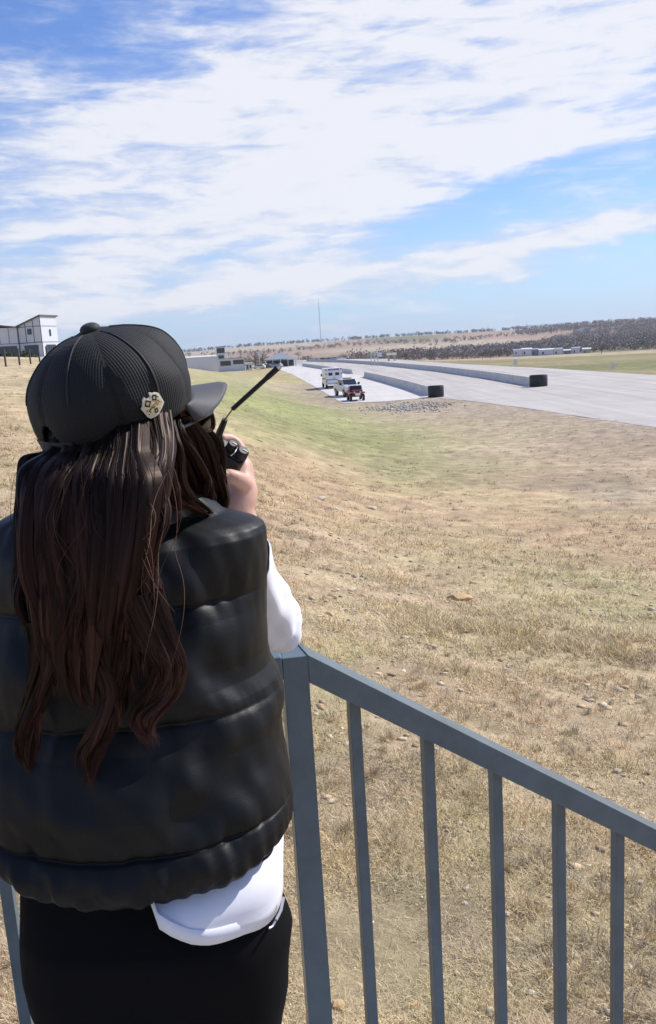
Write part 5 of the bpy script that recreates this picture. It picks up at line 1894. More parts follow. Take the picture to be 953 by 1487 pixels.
# race control building and its neighbours
def simple_block(name, cat, label, px0, px1, r_, pyb, h_, depth, mwall, yaw=0.0, windows=(), roof=None, roofm=None, gable=0.0, group=None, extra=None):
    d0, d1 = ray(px0, pyb), ray(px1, pyb)
    p0, p1 = CAM + d0 * (r_ / d0.y), CAM + d1 * (r_ / d1.y)
    w_ = (p1 - p0).length; c_ = (p0 + p1) / 2
    g_ = W((px0 + px1) / 2, pyb, r_)
    zg = min(float(hz(np.array([c_.x]), np.array([c_.y]))[0]), g_.z) if True else g_.z
    root = empty(name, (c_.x, c_.y, g_.z), math.atan2(-c_.x, c_.y) + yaw)
    tag(root, label, cat, group)
    drop = g_.z - zg + .5
    MB().box((0, depth / 2, h_ / 2 - drop / 2), (w_, depth, h_ + drop)).build('wall', mwall, root)
    if gable > 0:
        MB().add([(-w_ / 2 - .3, -.4, h_ + .02), (w_ / 2 + .3, -.4, h_ + .02), (w_ / 2 + .3, depth + .4, h_ + .02), (-w_ / 2 - .3, depth + .4, h_ + .02), (-w_ / 2 - .3, depth / 2, h_ + gable), (w_ / 2 + .3, depth / 2, h_ + gable)], [(0, 1, 5, 4), (2, 3, 4, 5), (0, 4, 3), (1, 2, 5), (3, 2, 1, 0)]).build('roof', roofm or m_roofg, root)
    else:
        MB().box((0, depth / 2, h_ + .12), (w_ + .4, depth + .4, .2)).build('roof', roofm or m_roofg, root)
    for (fx, fz, fw, fh) in windows:
        win(root, (fx - .5) * w_, -.012, fz * h_, fw * w_, fh * h_, split=max(1, int(fw * w_ / 2)))
    if extra: extra(root, w_)
    return root


simple_block('race_control', 'building', 'white flat roofed control building with two wide dark windows beside the hill crest', 319, 356, 300, 536.5, 3.7, 9, m_bw, windows=((.26, .60, .40, .42), (.76, .66, .40, .36)))
simple_block('observation_tower', 'tower', 'small white two storey lookout with dark window bands rising behind the control building', 316, 328.5, 312, 530, 6.4, 5, m_bw, windows=((.5, .80, .86, .26), (.5, .42, .60, .22)), roofm=m_roofd)
simple_block('long_shed', 'building', 'long low white shed behind the hill crest, left of the control building', 268, 316, 325, 533, 3.7, 10, m_bw, gable=.5, roofm=m_bw)
simple_block('small_hut', 'hut', 'tiny cream hut with a dark doorway right of the control building', 357, 366.5, 300, 537.5, 2.2, 2.2, m_bw, windows=((.3, .5, .22, .6), (.75, .55, .2, .4)), gable=.5)
# pickets of a white fence in front of the long shed
fe = empty('picket_fence', (0, 0, 0)); tag(fe, 'white fence of tall pales standing before the long white shed', 'fence')
f0 = W(262, 533, 310); fe.location = f0
for i in range(15):
    q = W(264 + i * 3.3, 533 + i * .1, 310) - f0
    MB().box((q.x, q.y, 1.0), (.16, .12, 3.4)).build('pale', m_whitep, fe)
qa, qb = W(263, 526, 310) - f0, W(312, 526.8, 310) - f0
MB().tube([qa, qb], .06, 6).build('rail', m_whitep, fe)

# open pavilion with grey roof
pv0, pv1 = W(386, 534, 300), W(430, 533, 300)
pvc = (pv0 + pv1) / 2; pw = (pv1 - pv0).length
pv = empty('pavilion', (pvc.x, pvc.y, ROAD_Z), math.atan2(-pvc.x, pvc.y)); tag(pv, 'open sided pavilion with a shallow grey hipped roof at the end of the pit lane', 'pavilion')
hb_ = 2.7
MB().add([(-pw / 2 - .4, -.5, hb_), (pw / 2 + .4, -.5, hb_), (pw / 2 + .4, 9.5, hb_), (-pw / 2 - .4, 9.5, hb_), (-.9, 4.5, hb_ + 2.0), (.9, 4.5, hb_ + 2.0)], [(0, 1, 5, 4), (2, 3, 4, 5), (3, 0, 4), (1, 2, 5), (3, 2, 1, 0)]).build('roof', m_roofg, pv)
for i in range(5):
    for y in (0, 9): MB().box((-pw / 2 + pw * i / 4, y, hb_ / 2), (.22, .22, hb_)).build('post', m_whitep, pv)
MB().box((0, 7.5, 1.1), (pw * .9, .2, 2.2)).build('back_wall', m_dk, pv)
MB().box((-1.5, 2.8, .5), (pw * .45, .8, .9)).build('counter', m_bw, pv)
# white scaffold beside it
sc0, sc1 = W(427.5, 533, 295), W(439, 532.5, 295); scc = (sc0 + sc1) / 2
sf = empty('white_scaffold', (scc.x, scc.y, ROAD_Z), 0); tag(sf, 'white tubular scaffold frame right of the pavilion', 'scaffold')
sw_ = (sc1 - sc0).length
for i in range(4):
    for y in (0, 1.6): MB().tube([(-sw_ / 2 + sw_ * i / 3, y, 0), (-sw_ / 2 + sw_ * i / 3, y, 3.0)], .07, 6).build('upright', m_whitep, sf)
for z in (1.0, 2.0, 2.9):
    for y in (0, 1.6): MB().tube([(-sw_ / 2, y, z), (sw_ / 2, y, z)], .07, 6).build('rail', m_whitep, sf)
# timing tower with board
tp = W(544.5, 527.5, 235); tt = empty('timing_tower', (tp.x, tp.y, ROAD_Z)); tag(tt, 'white lattice timing tower with a square board on its right, standing beyond the track wall', 'tower')
k_ = (W(549, 527, 235) - W(539.5, 527, 235)).length
for sx in (-1, 0, 1):
    for y in (0, 1.5): MB().tube([(sx * k_ / 2, y, 0), (sx * k_ / 2, y, 4.0)], .075, 6).build('leg', m_whitep, tt)
for z in (1.0, 2.0, 2.9, 3.9):
    MB().tube([(-k_ / 2, 0, z), (k_ / 2, 0, z)], .06, 6).build('rail', m_whitep, tt)
for z in (0.2, 2.0):
    MB().tube([(-k_ / 2, 0, z), (k_ / 2, 0, z + 1.8)], .04, 6).build('brace', m_whitep, tt)
MB().box((0, .75, 2.35), (k_, 1.4, .10)).build('platform', m_dk, tt)
MB().box((k_ / 2 + .62, .1, 2.9), (1.1, .12, 1.15)).build('board', m_whitep, tt)
# little stone gateway
gp_ = W(569, 522, 290); ga = empty('field_kiosk', (gp_.x, gp_.y, float(hz(np.array([gp_.x]), np.array([gp_.y]))[0]))); tag(ga, 'small pale kiosk with an arched opening and pitched roof beyond the timing tower', 'kiosk')
m_cr = mat('cream_stone', (.50, .44, .36), .8)
gz_ = W(569, 522, 290).z - ga.location.z
for s in (-1, 1): MB().box((1.0 * s, 0, gz_ / 2 + .7), (.5, 1.4, 1.5 + gz_)).build('pier', m_cr, ga)
MB().side_prism([(-.9, 0), (.9, 0), (0, .8)], -1.7, 1.7).build('roof', m_cr, ga).location = (0, 0, gz_ + 1.45)

# vehicles and clutter by the pavilion
def small_car(px, py, r_, m_, rz, label, group='cars far off by the track'):
    p = W(px, py, r_); p.z = float(hz(np.array([p.x]), np.array([p.y]))[0]) + .0
    if p.z < ROAD_Z - .2 and r_ < 330: p.z = ROAD_Z + .01
    a = empty('parked_car', p, rz); tag(a, label, 'car', group)
    MB().side_prism([(-2.2, .3), (2.2, .3), (2.25, .8), (1.1, .95), (.5, 1.45), (-1.3, 1.45), (-2.1, .95)], -.88, .88).build('body', m_, a, bevel=.05)
    MB().side_prism([(1.0, .96), (.48, 1.38), (-1.2, 1.38), (-1.8, .96)], -.885, .885).build('window_band', m_gl, a)
    for s in (-1, 1):
        for y in (-1.4, 1.4): wheel(a, .8 * s, y, .33, .2)
m_cb = mat('dark_blue_paint', (.03, .04, .07), .3); m_cs = mat('silver_paint', (.45, .46, .48), .3)
small_car(377, 539, 290, m_wp, R(80), 'white car on the grass left of the antenna tip, before the pavilion')
small_car(387, 537, 292, m_cb, R(70), 'dark car just right of the white one before the pavilion')
small_car(394, 534, 300, m_cs, R(95), 'silver car at the left end of the pavilion')
FARC = ((459, 522.5, m_wp), (467, 521.5, m_red), (476, 521, m_cs), (484, 520.3, m_wp), (492, 519.6, m_wp), (500, 519, m_cs), (531, 517.5, m_wp))
for i, (px, py, m_) in enumerate(FARC):
    small_car(px, py, 405, m_, R(88 + 5 * math.sin(i)), ['white car leftmost in the distant row beyond the track wall', 'red car second from left in the distant row beyond the track wall', 'silver car third in the distant row beyond the track wall', 'white car fourth in the distant row beyond the track wall', 'white car fifth in the distant row beyond the track wall', 'silver car sixth in the distant row beyond the track wall', 'white car standing alone left of the timing tower'][i])
fl = W(377.5, 538, 305); fl.z = ROAD_Z - .2
fp = empty('flag_pole', fl); tag(fp, 'thin white flag pole with a small pale flag beside the pavilion', 'flag pole')
MB().tube([(0, 0, 0), (0, 0, 6.0)], .07, 8).build('pole', m_whitep, fp)
fb = MB(); fb.grid([[(.05 + .16 * i, .12 * math.sin(i * .9), z) for i in range(10)] for z in (5.0, 5.45, 5.95)], wrap=False)
fb.build('flag', m_whitep, fp)

# white sheds by the woods
for i, (x0, x1, yb, h_, mw, lab) in enumerate((
        (746, 758, 514.8, 3.6, m_bw, 'white shed leftmost of the far sheds before the woods'), (757.5, 772, 515, 4.6, m_bw, 'taller white shed second from left before the woods'), (772.5, 782, 515, 4.4, m_roofg, 'grey shed between the white sheds before the woods'),
        (783, 803, 515.2, 4.2, m_bw, 'long white shed in the middle of the far row before the woods'), (804, 817, 514.8, 4.6, m_bw, 'white shed right of the long one before the woods'), (819, 829, 514, 3.0, m_roofg, 'low grey shed right of the white sheds before the woods'),
        (831, 842, 513.2, 4.4, m_bw, 'white shed second from right before the woods'), (846, 858, 512.6, 3.4, m_cr, 'cream shed rightmost of the far row before the woods'))):
    simple_block('farm_shed', 'shed', lab, x0, x1, 560 + 6 * (i % 3), yb, h_ * .78, 12, mw, windows=((.3, .35, .12, .4),), gable=.7, roofm=m_bw if i % 2 else m_roofg, group='sheds before the woods')

# houses on the ridge
RIDGE_H = ((838, 1500, 9, 'cream'), (848, 1700, 7, 'white'), (853, 1650, 8, 'grey'), (872, 1900, 9, 'white'), (893, 2000, 8, 'grey'), (914, 1900, 9, 'cream'), (930, 1700, 8, 'white'), (762, 2600, 12, 'white'), (733, 2700, 12, 'cream'), (790, 2500, 12, 'white'), (668, 2800, 11, 'white'))
for i, (px, r_, w_, cl) in enumerate(RIDGE_H):
    p, a = far_frame(px, r_)
    h = empty('farmhouse', p, -a); pl_ = ['behind the right hand woods', 'on the ridge']
    ords = ['first', 'second', 'third', 'fourth', 'fifth', 'sixth', 'seventh', 'eighth', 'ninth', 'tenth', 'eleventh']
    order = sorted(range(len(RIDGE_H)), key=lambda q: RIDGE_H[q][0])
    tag(h, f'small {cl} house on the far hillside, {ords[order.index(i)]} from the left along the skyline', 'house', 'houses on the far hillside')
    mm = {'cream': m_cr, 'white': m_bw, 'grey': m_roofg}[cl]
    MB().box((0, 4, 2.5), (w_ * 1.3, 8, 7)).build('wall', mm, h)
    hw = w_ * .65 + .4
    MB().add([(-hw, -.5, 6), (hw, -.5, 6), (hw, 8.5, 6), (-hw, 8.5, 6), (-hw, 4, 8.4), (hw, 4, 8.4)], [(0, 1, 5, 4), (2, 3, 4, 5), (0, 4, 3), (1, 2, 5), (3, 2, 1, 0)]).build('roof', m_roofd, h)

# radio mast far off
mp_, a_ = far_frame(466.5, 2500)
top = W(461.0, 434, mp_.y)
ms_ = empty('radio_mast', mp_); tag(ms_, 'tall thin guyed radio mast standing alone on the horizon', 'mast')
m_mast = mat('mast_steel', (.20, .20, .22), .6)
HM_ = top.z - mp_.z
MB().tube([(0, 0, 0), (0, 0, HM_ * .8), (0, 0, HM_)], [.75, .70, .35], 6).build('lattice', m_mast, ms_)
for k in range(3):
    A_ = 2 * PI * k / 3 + .4
    MB().tube([(math.cos(A_) * 70, math.sin(A_) * 70, 0), (0, 0, HM_ * .7)], .04, 4).build('guy_wire', m_mast, ms_)

# ------------------------------------------------------------------ trees
def branch_tree(name, p, h_, w_, m_leafy, seed, dens=500, twig=True):
    rg = np.random.default_rng(seed); rr = random.Random(seed)
    root = empty(name, p)
    tr = MB()
    tr.tube([(0, 0, -.3), (.02 * h_ * rr.uniform(-1, 1), 0, h_ * .25), (.04 * h_ * rr.uniform(-1, 1), 0, h_ * .6), (0, 0, h_ * .88)], [.035 * h_, .028 * h_, .016 * h_, .004 * h_], 6)
    tips = []
    for k in range(11):
        a = rr.uniform(0, 2 * PI); z0 = h_ * rr.uniform(.2, .65); l_ = w_ * rr.uniform(.3, .52)
        e = Vector((math.cos(a) * l_, math.sin(a) * l_, z0 + h_ * rr.uniform(.12, .32)))
        tr.tube([(0, 0, z0), Vector((0, 0, z0)).lerp(e, .5) + Vector((0, 0, .04 * h_)), e], [.014 * h_, .009 * h_, .003 * h_], 5)
        tips.append(e)
    tr.build('trunk', m_bark, root)
    cl = [(t_, w_ * rr.uniform(.13, .24)) for t_ in tips] + [(Vector((rr.uniform(-.12, .12) * w_, rr.uniform(-.12, .12) * w_, h_ * rr.uniform(.55, .9))), w_ * rr.uniform(.15, .25)) for _ in range(6)]
    pts = []
    for (c_, s_) in cl:
        n = dens // len(cl)
        q = rg.normal(size=(n, 3)); q /= np.linalg.norm(q, axis=1)[:, None]; q *= (rg.random(n) ** .5)[:, None] * s_
        q[:, 2] *= .8
        pts.append(q + np.array(c_))
    V, F_ = leaf_quads(np.concatenate(pts), rg, .028 * w_ if not twig else .022 * w_)
    np_mesh('crown', V, F_, m_leafy, 4, parent=root)
    return root


SINGLE = [(497, 506, 700, 7, 7, 'bare', 'dark bare tree alone on the tan hillside right of the mast'), (517.5, 509, 690, 5, 5, 'bare', 'smaller bare tree right of the dark one on the tan hillside'), (432, 502, 1100, 9, 9, 'bare', 'bare tree on the hillside left of the mast'),
          (346, 524, 330, 5.5, 8, 'bare', 'round bare tree behind the control building'), (369, 533, 330, 6.8, 7, 'bare', 'tall bare brown tree between the small hut and the pavilion'), (380, 533, 335, 6, 6, 'bare', 'bare brown tree behind the flag pole'),
          (361, 529, 345, 4, 5, 'ever', 'low dark evergreen behind the small hut'), (405, 522, 420, 5, 7, 'ever', 'dark evergreen bush left behind the pavilion roof'), (588, 517, 430, 4.2, 6, 'ever', 'dark evergreen beside the small kiosk'),
          (700, 517, 470, 4, 5, 'ever', 'small evergreen at the left end of the service road'), (712, 516.5, 470, 3.4, 5, 'bare', 'small bare tree right of the evergreen by the service road'), (874, 512, 480, 5, 5, 'ever', 'small dark evergreen right of the far sheds')]
for i, (px, py, r_, h_, w_, kd, lab) in enumerate(SINGLE):
    p, a = far_frame(px, r_)
    tr_ = branch_tree('bare_tree' if kd == 'bare' else 'evergreen_tree', p, h_, w_, m_bare if kd == 'bare' else m_ever, 60 + i, dens=700)
    tag(tr_, lab, 'tree', 'single trees beyond the track')


def woodland(name, label, n, azr, rr_, hr_, m_, seed, accept, per=46, size=.75):
    """a far off wood that reads as one mass"""
    rg = np.random.default_rng(seed)
    a = R(1) * (azr[0] + rg.random(n * 6) * (azr[1] - azr[0])); r_ = rr_[0] * (rr_[1] / rr_[0]) ** rg.random(n * 6)
    x, y = np.sin(a) * r_, np.cos(a) * r_
    ok = accept(np.degrees(a), r_, x, y, rg)
    x, y = x[ok][:n], y[ok][:n]
    z = hz(x, y)
    V_, F2 = [], []; o = 0
    h = hr_[0] + rg.random(len(x)) * (hr_[1] - hr_[0])
    for i in range(len(x)):
        q = rg.normal(size=(per, 3)); q /= np.linalg.norm(q, axis=1)[:, None]; q *= (rg.random(per) ** .45)[:, None]
        c_ = np.array([x[i], y[i], z[i] + h[i] * .55]) + q * np.array([h[i] * .55, h[i] * .55, h[i] * .5])
        v, f = leaf_quads(c_, rg, size * h[i] / 8)
        # trunk
        tv = np.array([[x[i] - .15, y[i], z[i] - .5], [x[i] + .15, y[i], z[i] - .5], [x[i] + .08, y[i], z[i] + h[i] * .7], [x[i] - .08, y[i], z[i] + h[i] * .7]])
        V_.append(np.concatenate([v, tv])); F2.append(np.concatenate([f, [[len(v), len(v) + 1, len(v) + 2, len(v) + 3]]]) + o); o += len(v) + 4
    ob = np_mesh(name, np.concatenate(V_), np.concatenate(F2), m_, 4)
    tag(ob, label, 'woodland', None, 'stuff')


m_wood = mat('winter_wood', (.27, .235, .215), .95, noise=.25, nscale=.035)
m_wood2 = mat('juniper_wood', (.17, .175, .135), .95, noise=.25, nscale=.05)


def acc_belt(a, r_, x, y, rg):
    top_r = np.interp(a, [-3, 2, 5, 10, 14, 17, 22, 35], [0, 640, 700, 900, 1000, 1500, 1900, 2000])
    bot_r = np.interp(a, [-3, 2, 5, 10, 14, 22, 35], [600, 600, 600, 600, 610, 590, 590])
    return (r_ < top_r + 60 * (fbm(x * .01, y * .01, 2) - .5) * 2) & (r_ > bot_r)


woodland('creek_wood', 'grey brown leafless wood lining the creek and climbing the hillside at right', 3300, (1.5, 36), (590, 2000), (6, 10), m_wood, 5, acc_belt, per=54, size=.62)
woodland('juniper_wood', 'dark green junipers mixed through the leafless wood', 540, (2, 36), (590, 1700), (5, 8), m_wood2, 6, acc_belt, per=54, size=.62)
woodland('creek_wood', 'thin line of grey trees behind the pavilion and track', 160, (-6, 4), (560, 620), (4, 6), m_wood, 15, lambda a, r_, x, y, rg: fbm(a * 1.3, a * 0, 2) > .42, per=26)
woodland('ridge_trees', 'dark line of trees along the skyline of the far ridge', 840, (-20, 40), (2650, 3100), (6, 12), m_wood2, 7, lambda a, r_, x, y, rg: fbm(a * .8 + 3, a * 0 + 1, 3) + .1 * rg.random(len(a)) > .44, per=22, size=1.3)
woodland('hedgerow', 'broken hedgerow of bushes across the tan hillside', 260, (-9, 16), (1500, 2300), (5, 9), m_wood2, 8, lambda a, r_, x, y, rg: np.abs(r_ - 1900 - 160 * np.sin(a * .5)) < 60 + 200 * (rg.random(len(a)) < .25), per=20, size=1.2)
woodland('hillside_wood', 'dark mottled tree cover on the hillside at the far right', 700, (13, 30), (1700, 2900), (8, 13), m_wood, 9, lambda a, r_, x, y, rg: fbm(x * .004, y * .004, 3) > .46, per=22, size=1.2)

# ------------------------------------------------------------------ grass, stones
def view_scatter(n, r0, r1, a0, a1, rg, power=1.0):
    u = rg.random(n) ** power
    r_ = r0 * (r1 / r0) ** u
    a = R(a0) + rg.random(n) * R(a1 - a0)
    return np.sin(a) * r_, np.cos(a) * r_, r_, a


rg = np.random.default_rng(21)
N = 1350000
x, y, r_, a = view_scatter(N, 2.05, 30.0, -38, 38, rg, 1.05)
cl = fbm(x * 2.2, y * 2.2, 4)
bare = fbm(x * .9 + 31, y * .9 + 11, 3)
keep = rg.random(N) < np.clip((cl - .30) * 3.6, .05, 1) * np.clip((.74 - bare) * 5, .22, 1) * np.clip((30 - r_) / 16, 0, 1)
x, y, r_ = x[keep], y[keep], r_[keep]; cl = cl[keep]; n = len(x)
z = hz(x, y)
base_col = ground_col(x, y)
tuft = np.clip((cl - .52) * 5, 0, 1)
# taller dry grass along the mid band
band_ = np.exp(-((np.log(r_) - math.log(8.6)) / .12) ** 2) * np.clip((np.arctan2(x, y) - .0) * 8, 0, 1)
ln = (.018 + .050 * rg.random(n) ** 1.5 + .040 * tuft * rg.random(n) + .07 * band_ * rg.random(n)) * np.clip(r_ / 7, .8, 2.0)
wd = (.0006 + .0009 * rg.random(n)) * np.clip(r_ / 3.2, .8, 4.5)
th = rg.random(n) * 2 * PI
lean = rg.random(n) ** (.55 / np.clip(r_ / 6, 1, 3)) * 1.5
lean *= (1 - .45 * band_)
dx, dy = np.cos(th), np.sin(th)
P0 = np.stack([x, y, z - .004], -1)
D = np.stack([dx * np.sin(lean), dy * np.sin(lean), np.cos(lean) + .05], -1)
S = np.stack([-dy, dx, np.zeros(n)], -1)
droop = np.stack([dx * .35, dy * .35, -np.full(n, .30)], -1) * (rg.random(n)[:, None])
M1 = P0 + D * (ln * .55)[:, None]
T_ = P0 + (D + droop) * ln[:, None]
T_[:, 2] = np.maximum(T_[:, 2], z + .003)
V = np.stack([P0 - S * wd[:, None], P0 + S * wd[:, None], M1 + S * (wd * .8)[:, None], M1 - S * (wd * .8)[:, None], T_], 1)
qf = np.arange(n)[:, None] * 5
Ft = np.concatenate([qf + np.array([[0, 1, 2]]), qf + np.array([[0, 2, 3]]), qf + np.array([[3, 2, 4]])], 0)
bl = base_col * (.95 + .75 * rg.random(n))[:, None]
bl = bl * (1 - (tuft * .9)[:, None] * (1 - np.array([.88, .87, .78])))
gsel = (rg.random(n) < .06)
bl[gsel] = bl[gsel] * np.array([.72, .92, .62])
ssel = rg.random(n) < .16
bl[ssel] = np.array([.66, .56, .38]) * (.8 + .4 * rg.random(ssel.sum()))[:, None]
dsel = rg.random(n) < .08
bl[dsel] *= .55

def tufts(nt, per, r0, r1, ln0, ln1, wd_k, spread, rg, pw):
    """clumps of longer dry stems leaning out of one crown"""
    tx, ty, tr_, _ = view_scatter(nt, r0, r1, -38, 38, rg, pw)
    ok = fbm(tx * .7 + 4, ty * .7 + 2, 3) > .42
    tx, ty, tr_ = tx[ok], ty[ok], tr_[ok]; m = len(tx)
    sz = .55 + .9 * rg.random(m) ** 1.5
    X = np.repeat(tx, per) + rg.normal(size=m * per) * spread * np.repeat(sz, per)
    Y = np.repeat(ty, per) + rg.normal(size=m * per) * spread * np.repeat(sz, per)
    n = m * per; Z = hz(X, Y)
    ox, oy = X - np.repeat(tx, per), Y - np.repeat(ty, per)
    th = np.arctan2(oy, ox) + rg.normal(size=n) * .7
    lean = np.clip(np.hypot(ox, oy) / (spread * 1.6), .1, 1) * (.5 + .9 * rg.random(n))
    ln = (ln0 + (ln1 - ln0) * rg.random(n)) * np.repeat(sz, per)
    wd = wd_k * (.6 + .8 * rg.random(n))
    dx, dy = np.cos(th), np.sin(th)
    P0 = np.stack([X, Y, Z - .004], -1); D = np.stack([dx * np.sin(lean), dy * np.sin(lean), np.cos(lean)], -1)
    S = np.stack([-dy, dx, np.zeros(n)], -1)
    M1 = P0 + D * (ln * .55)[:, None]
    T_ = P0 + (D + np.stack([dx * .4, dy * .4, -np.full(n, .3)], -1) * rg.random(n)[:, None]) * ln[:, None]
    T_[:, 2] = np.maximum(T_[:, 2], Z + .003)
    V = np.stack([P0 - S * wd[:, None], P0 + S * wd[:, None], M1 + S * (wd * .8)[:, None], M1 - S * (wd * .8)[:, None], T_], 1)
    tone = np.where((rg.random(m) < .55)[:, None], np.array([.46, .385, .25]), np.array([.60, .46, .29])) * (.75 + .5 * rg.random(m))[:, None]
    c = np.repeat(tone, per, 0) * (.65 + .75 * rg.random(n))[:, None]
    return V.reshape(-1, 3), c, n


Vs, Cs, ns = [V.reshape(-1, 3)], [np.repeat(bl, 5, 0)], n
for args in ((2200, 110, 2.1, 15, .035, .095, .0011, .035, rg, 1.0), (3900, 26, 14, 70, .05, .12, .0048, .09, rg, .9)):
    v_, c_, k_ = tufts(*args); Vs.append(v_); Cs.append(np.repeat(c_, 5, 0)); ns += k_
    qf = (np.arange(k_)[:, None] + (ns - k_)) * 5
    Ft = np.concatenate([Ft, qf + np.array([[0, 1, 2]]), qf + np.array([[0, 2, 3]]), qf + np.array([[3, 2, 4]])], 0)
Va, Ca = np.concatenate(Vs), np.concatenate(Cs)
# nothing grows on the paving
m_grass = mat('dry_grass', (.4, .33, .2), .8, spec=.2, attr='tint')
gr_o = np_mesh('grass', Va, Ft, m_grass, 3, colors=Ca)
tag(gr_o, 'short dry winter grass covering the slope', 'grass', None, 'stuff')
print('blades', ns)

m_stone = mat('limestone', (.62, .53, .40), .9, noise=.22, nscale=14, bump=.5, bscale=40)
m_stone_o = mat('ochre_limestone', (.60, .40, .20), .9, noise=.2, nscale=10, bump=.5, bscale=30)


def stone_shape(seed, sub=2):
    bm = bmesh.new(); bmesh.ops.create_icosphere(bm, subdivisions=sub, radius=1)
    rs = random.Random(seed)
    k = Vector((rs.uniform(.8, 1.25), rs.uniform(.65, 1.0), rs.uniform(.32, .6)))
    off = Vector((rs.uniform(0, 50), rs.uniform(0, 50), 0))
    for v in bm.verts:
        n_ = mnoise.noise(v.co * 1.1 + off) * .5 + mnoise.noise(v.co * 2.6 + off) * .2
        v.co = Vector((v.co.x * k.x, v.co.y * k.y, v.co.z * k.z)) * (1 + n_)
    me = bpy.data.meshes.new('rock'); bm.to_mesh(me); bm.free()
    return me


ROCKS = [(668, 871, 17, 1, 'large flat ochre rock lying alone in the middle of the slope'), (609, 922, 9, 0, 'pale rounded rock below and left of the large ochre rock'), (501, 886, 7, 0, 'left one of two small pale rocks side by side on the slope'), (513, 886, 6, 0, 'right one of two small pale rocks side by side on the slope'),
         (855, 1029, 8, 0, 'white stone alone on the right of the slope above the handrail'), (577, 870, 4.5, 0, 'small white stone between the rock pair and the ochre rock'), (653, 896, 5, 0, 'small pale stone just under the large ochre rock'), (540, 739, 9, 0, 'flat pale stone high on the slope right of the raised hand'),
         (466, 725, 9, 0, 'flat pale stone nearest the raised hand on the upper slope'), (529, 801, 6, 0, 'pale stone halfway down the slope left of the ochre rock'), (430, 815, 6, 1, 'ochre stone beside the white sleeve'), (453, 803, 5, 0, 'small pale stone right of the white sleeve'),
         (597, 1187, 9, 1, 'orange brown stone seen between the first and second balusters'), (480, 1165, 8, 0, 'pale stone close to the post at mid height'), (492, 1462, 13, 1, 'large ochre stone at the bottom beside the corner post'), (676, 1292, 7, 0, 'pale stone between the second and third balusters, upper'),
         (675, 1313, 6, 0, 'pale stone just below another between the second and third balusters'), (733, 1410, 8, 0, 'whitish stone right of the third baluster near the bottom'), (738, 1432, 9, 0, 'pale stone lowest right of the third baluster'), (641, 1421, 7, 0, 'pale stone beside the second baluster near the bottom'),
         (603, 1461, 8, 1, 'ochre stone near the bottom left of the second baluster'), (820, 1410, 5, 0, 'small white stone beside the fourth baluster'), (585, 1275, 5.5, 0, 'small pale stone left of the second baluster'), (504, 1082, 6, 0, 'small pale stone left of the first baluster top'),
         (488, 740, 5, 0, 'small pale stone on the reddish earth upper slope'), (560, 1180, 5, 0, 'small stone right of the first baluster')]
for i, (px, py, wpx, kd, lab) in enumerate(ROCKS):
    p = on_ground(px, py); s_ = wpx * p.y / FPX * .92
    o = bpy.data.objects.new('rock', stone_shape(i)); C.objects.link(o)
    o.data.materials.append(m_stone_o if kd else m_stone)
    o.location = p + Vector((0, 0, s_ * .12)); o.scale = (s_, s_, s_); o.rotation_euler = (0, 0, i * 1.3)
    o.data.shade_smooth(); o.data.set_sharp_from_angle(angle=R(38))
    tag(o, lab, 'rock', 'stones on the slope')

# loose limestone crumbs
N = 10500
x, y, r_, a = view_scatter(N, 2.1, 22, -38, 38, rg, 1.1)
bare = fbm(x * .9 + 31, y * .9 + 11, 3)
keep = rg.random(N) < np.clip((bare - .42) * 5, .06, 1)
x, y, r_ = x[keep], y[keep], r_[keep]; n = len(x); z = hz(x, y)
bmi = bmesh.new(); bmesh.ops.create_icosphere(bmi, subdivisions=1, radius=1)
iv = np.array([v.co[:] for v in bmi.verts]); ifc = np.array([[v.index for v in f.verts] for f in bmi.faces]); bmi.free()
sz = (.004 + .020 * rg.random(n) ** 3.0) * np.clip(r_ / 4, .8, 2.0)
jit = 1 + .35 * rg.normal(size=(n, len(iv), 1)).clip(-1.2, 1.2)
sc3 = np.stack([sz * (.8 + .6 * rg.random(n)), sz * (.7 + .5 * rg.random(n)), sz * (.4 + .3 * rg.random(n))], -1)
V = iv[None] * jit * sc3[:, None, :] + np.stack([x, y, z + sz * .15], -1)[:, None, :]
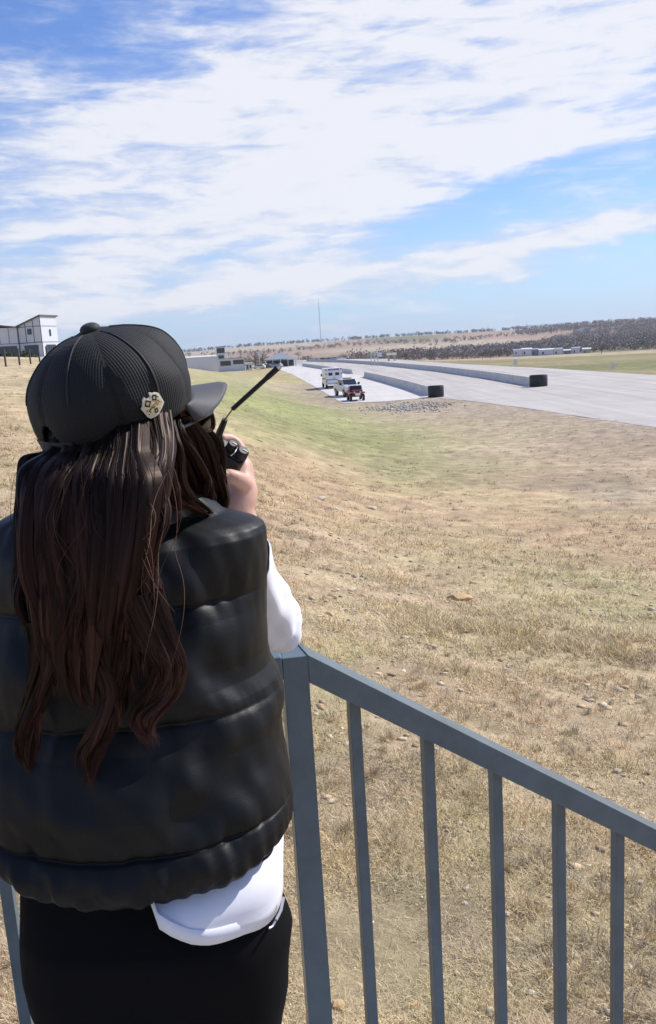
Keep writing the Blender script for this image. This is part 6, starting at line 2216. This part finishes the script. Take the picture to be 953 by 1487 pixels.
Fp = (ifc[None] + (np.arange(n) * len(iv))[:, None, None]).reshape(-1, 3)
pc2 = np.where((rg.random(n) < .45)[:, None], np.array([.56, .40, .25]), np.array([.58, .49, .36])) * (.6 + .6 * rg.random(n))[:, None]
m_peb = mat('limestone_crumbs', (.45, .38, .28), .9, attr='tint')
pb = np_mesh('gravel', V.reshape(-1, 3), Fp, m_peb, 3, colors=np.repeat(pc2, len(iv), 0))
tag(pb, 'loose pale limestone crumbs scattered through the grass', 'gravel', None, 'stuff')
# heap of pale rubble on the edge of the paving
N = 1100
g0 = on_ground(592, 592)
x = g0.x + rg.normal(size=N) * 1.6; y = g0.y + rg.normal(size=N) * 2.6; z = hz(x, y)
sz = .04 + .10 * rg.random(N) ** 2; n = N
sc3 = np.stack([sz * (.8 + .6 * rg.random(n)), sz * (.7 + .5 * rg.random(n)), sz * (.5 + .3 * rg.random(n))], -1)
V = iv[None] * (1 + .3 * rg.normal(size=(n, len(iv), 1)).clip(-1.2, 1.2)) * sc3[:, None, :] + np.stack([x, y, z + sz * .2], -1)[:, None, :]
Fp = (ifc[None] + (np.arange(n) * len(iv))[:, None, None]).reshape(-1, 3)
rb = np_mesh('rubble', V.reshape(-1, 3), Fp, m_peb, 3, colors=np.repeat(np.array([.52, .46, .40]) * (.5 + .7 * rg.random(n))[:, None], len(iv), 0))
tag(rb, 'patch of pale broken rubble on bare earth beside the pit lane end', 'rubble', None, 'stuff')

# ------------------------------------------------------------------ air
hzm = bpy.data.materials.new('air'); hzm.use_nodes = True
t = hzm.node_tree; t.nodes.clear()
o_ = nd(t, 'ShaderNodeOutputMaterial'); pv_ = nd(t, 'ShaderNodeVolumePrincipled')
pv_.inputs['Color'].default_value = (.80, .86, .95, 1); pv_.inputs['Density'].default_value = .00009; pv_.inputs['Anisotropy'].default_value = .2
t.links.new(pv_.outputs[0], o_.inputs['Volume'])
hz_o = MB().box((0, 0, 60), (27000, 27000, 300)).build('haze', hzm)
tag(hz_o, 'thin pale air between the camera and the far hills', 'haze', None, 'stuff')
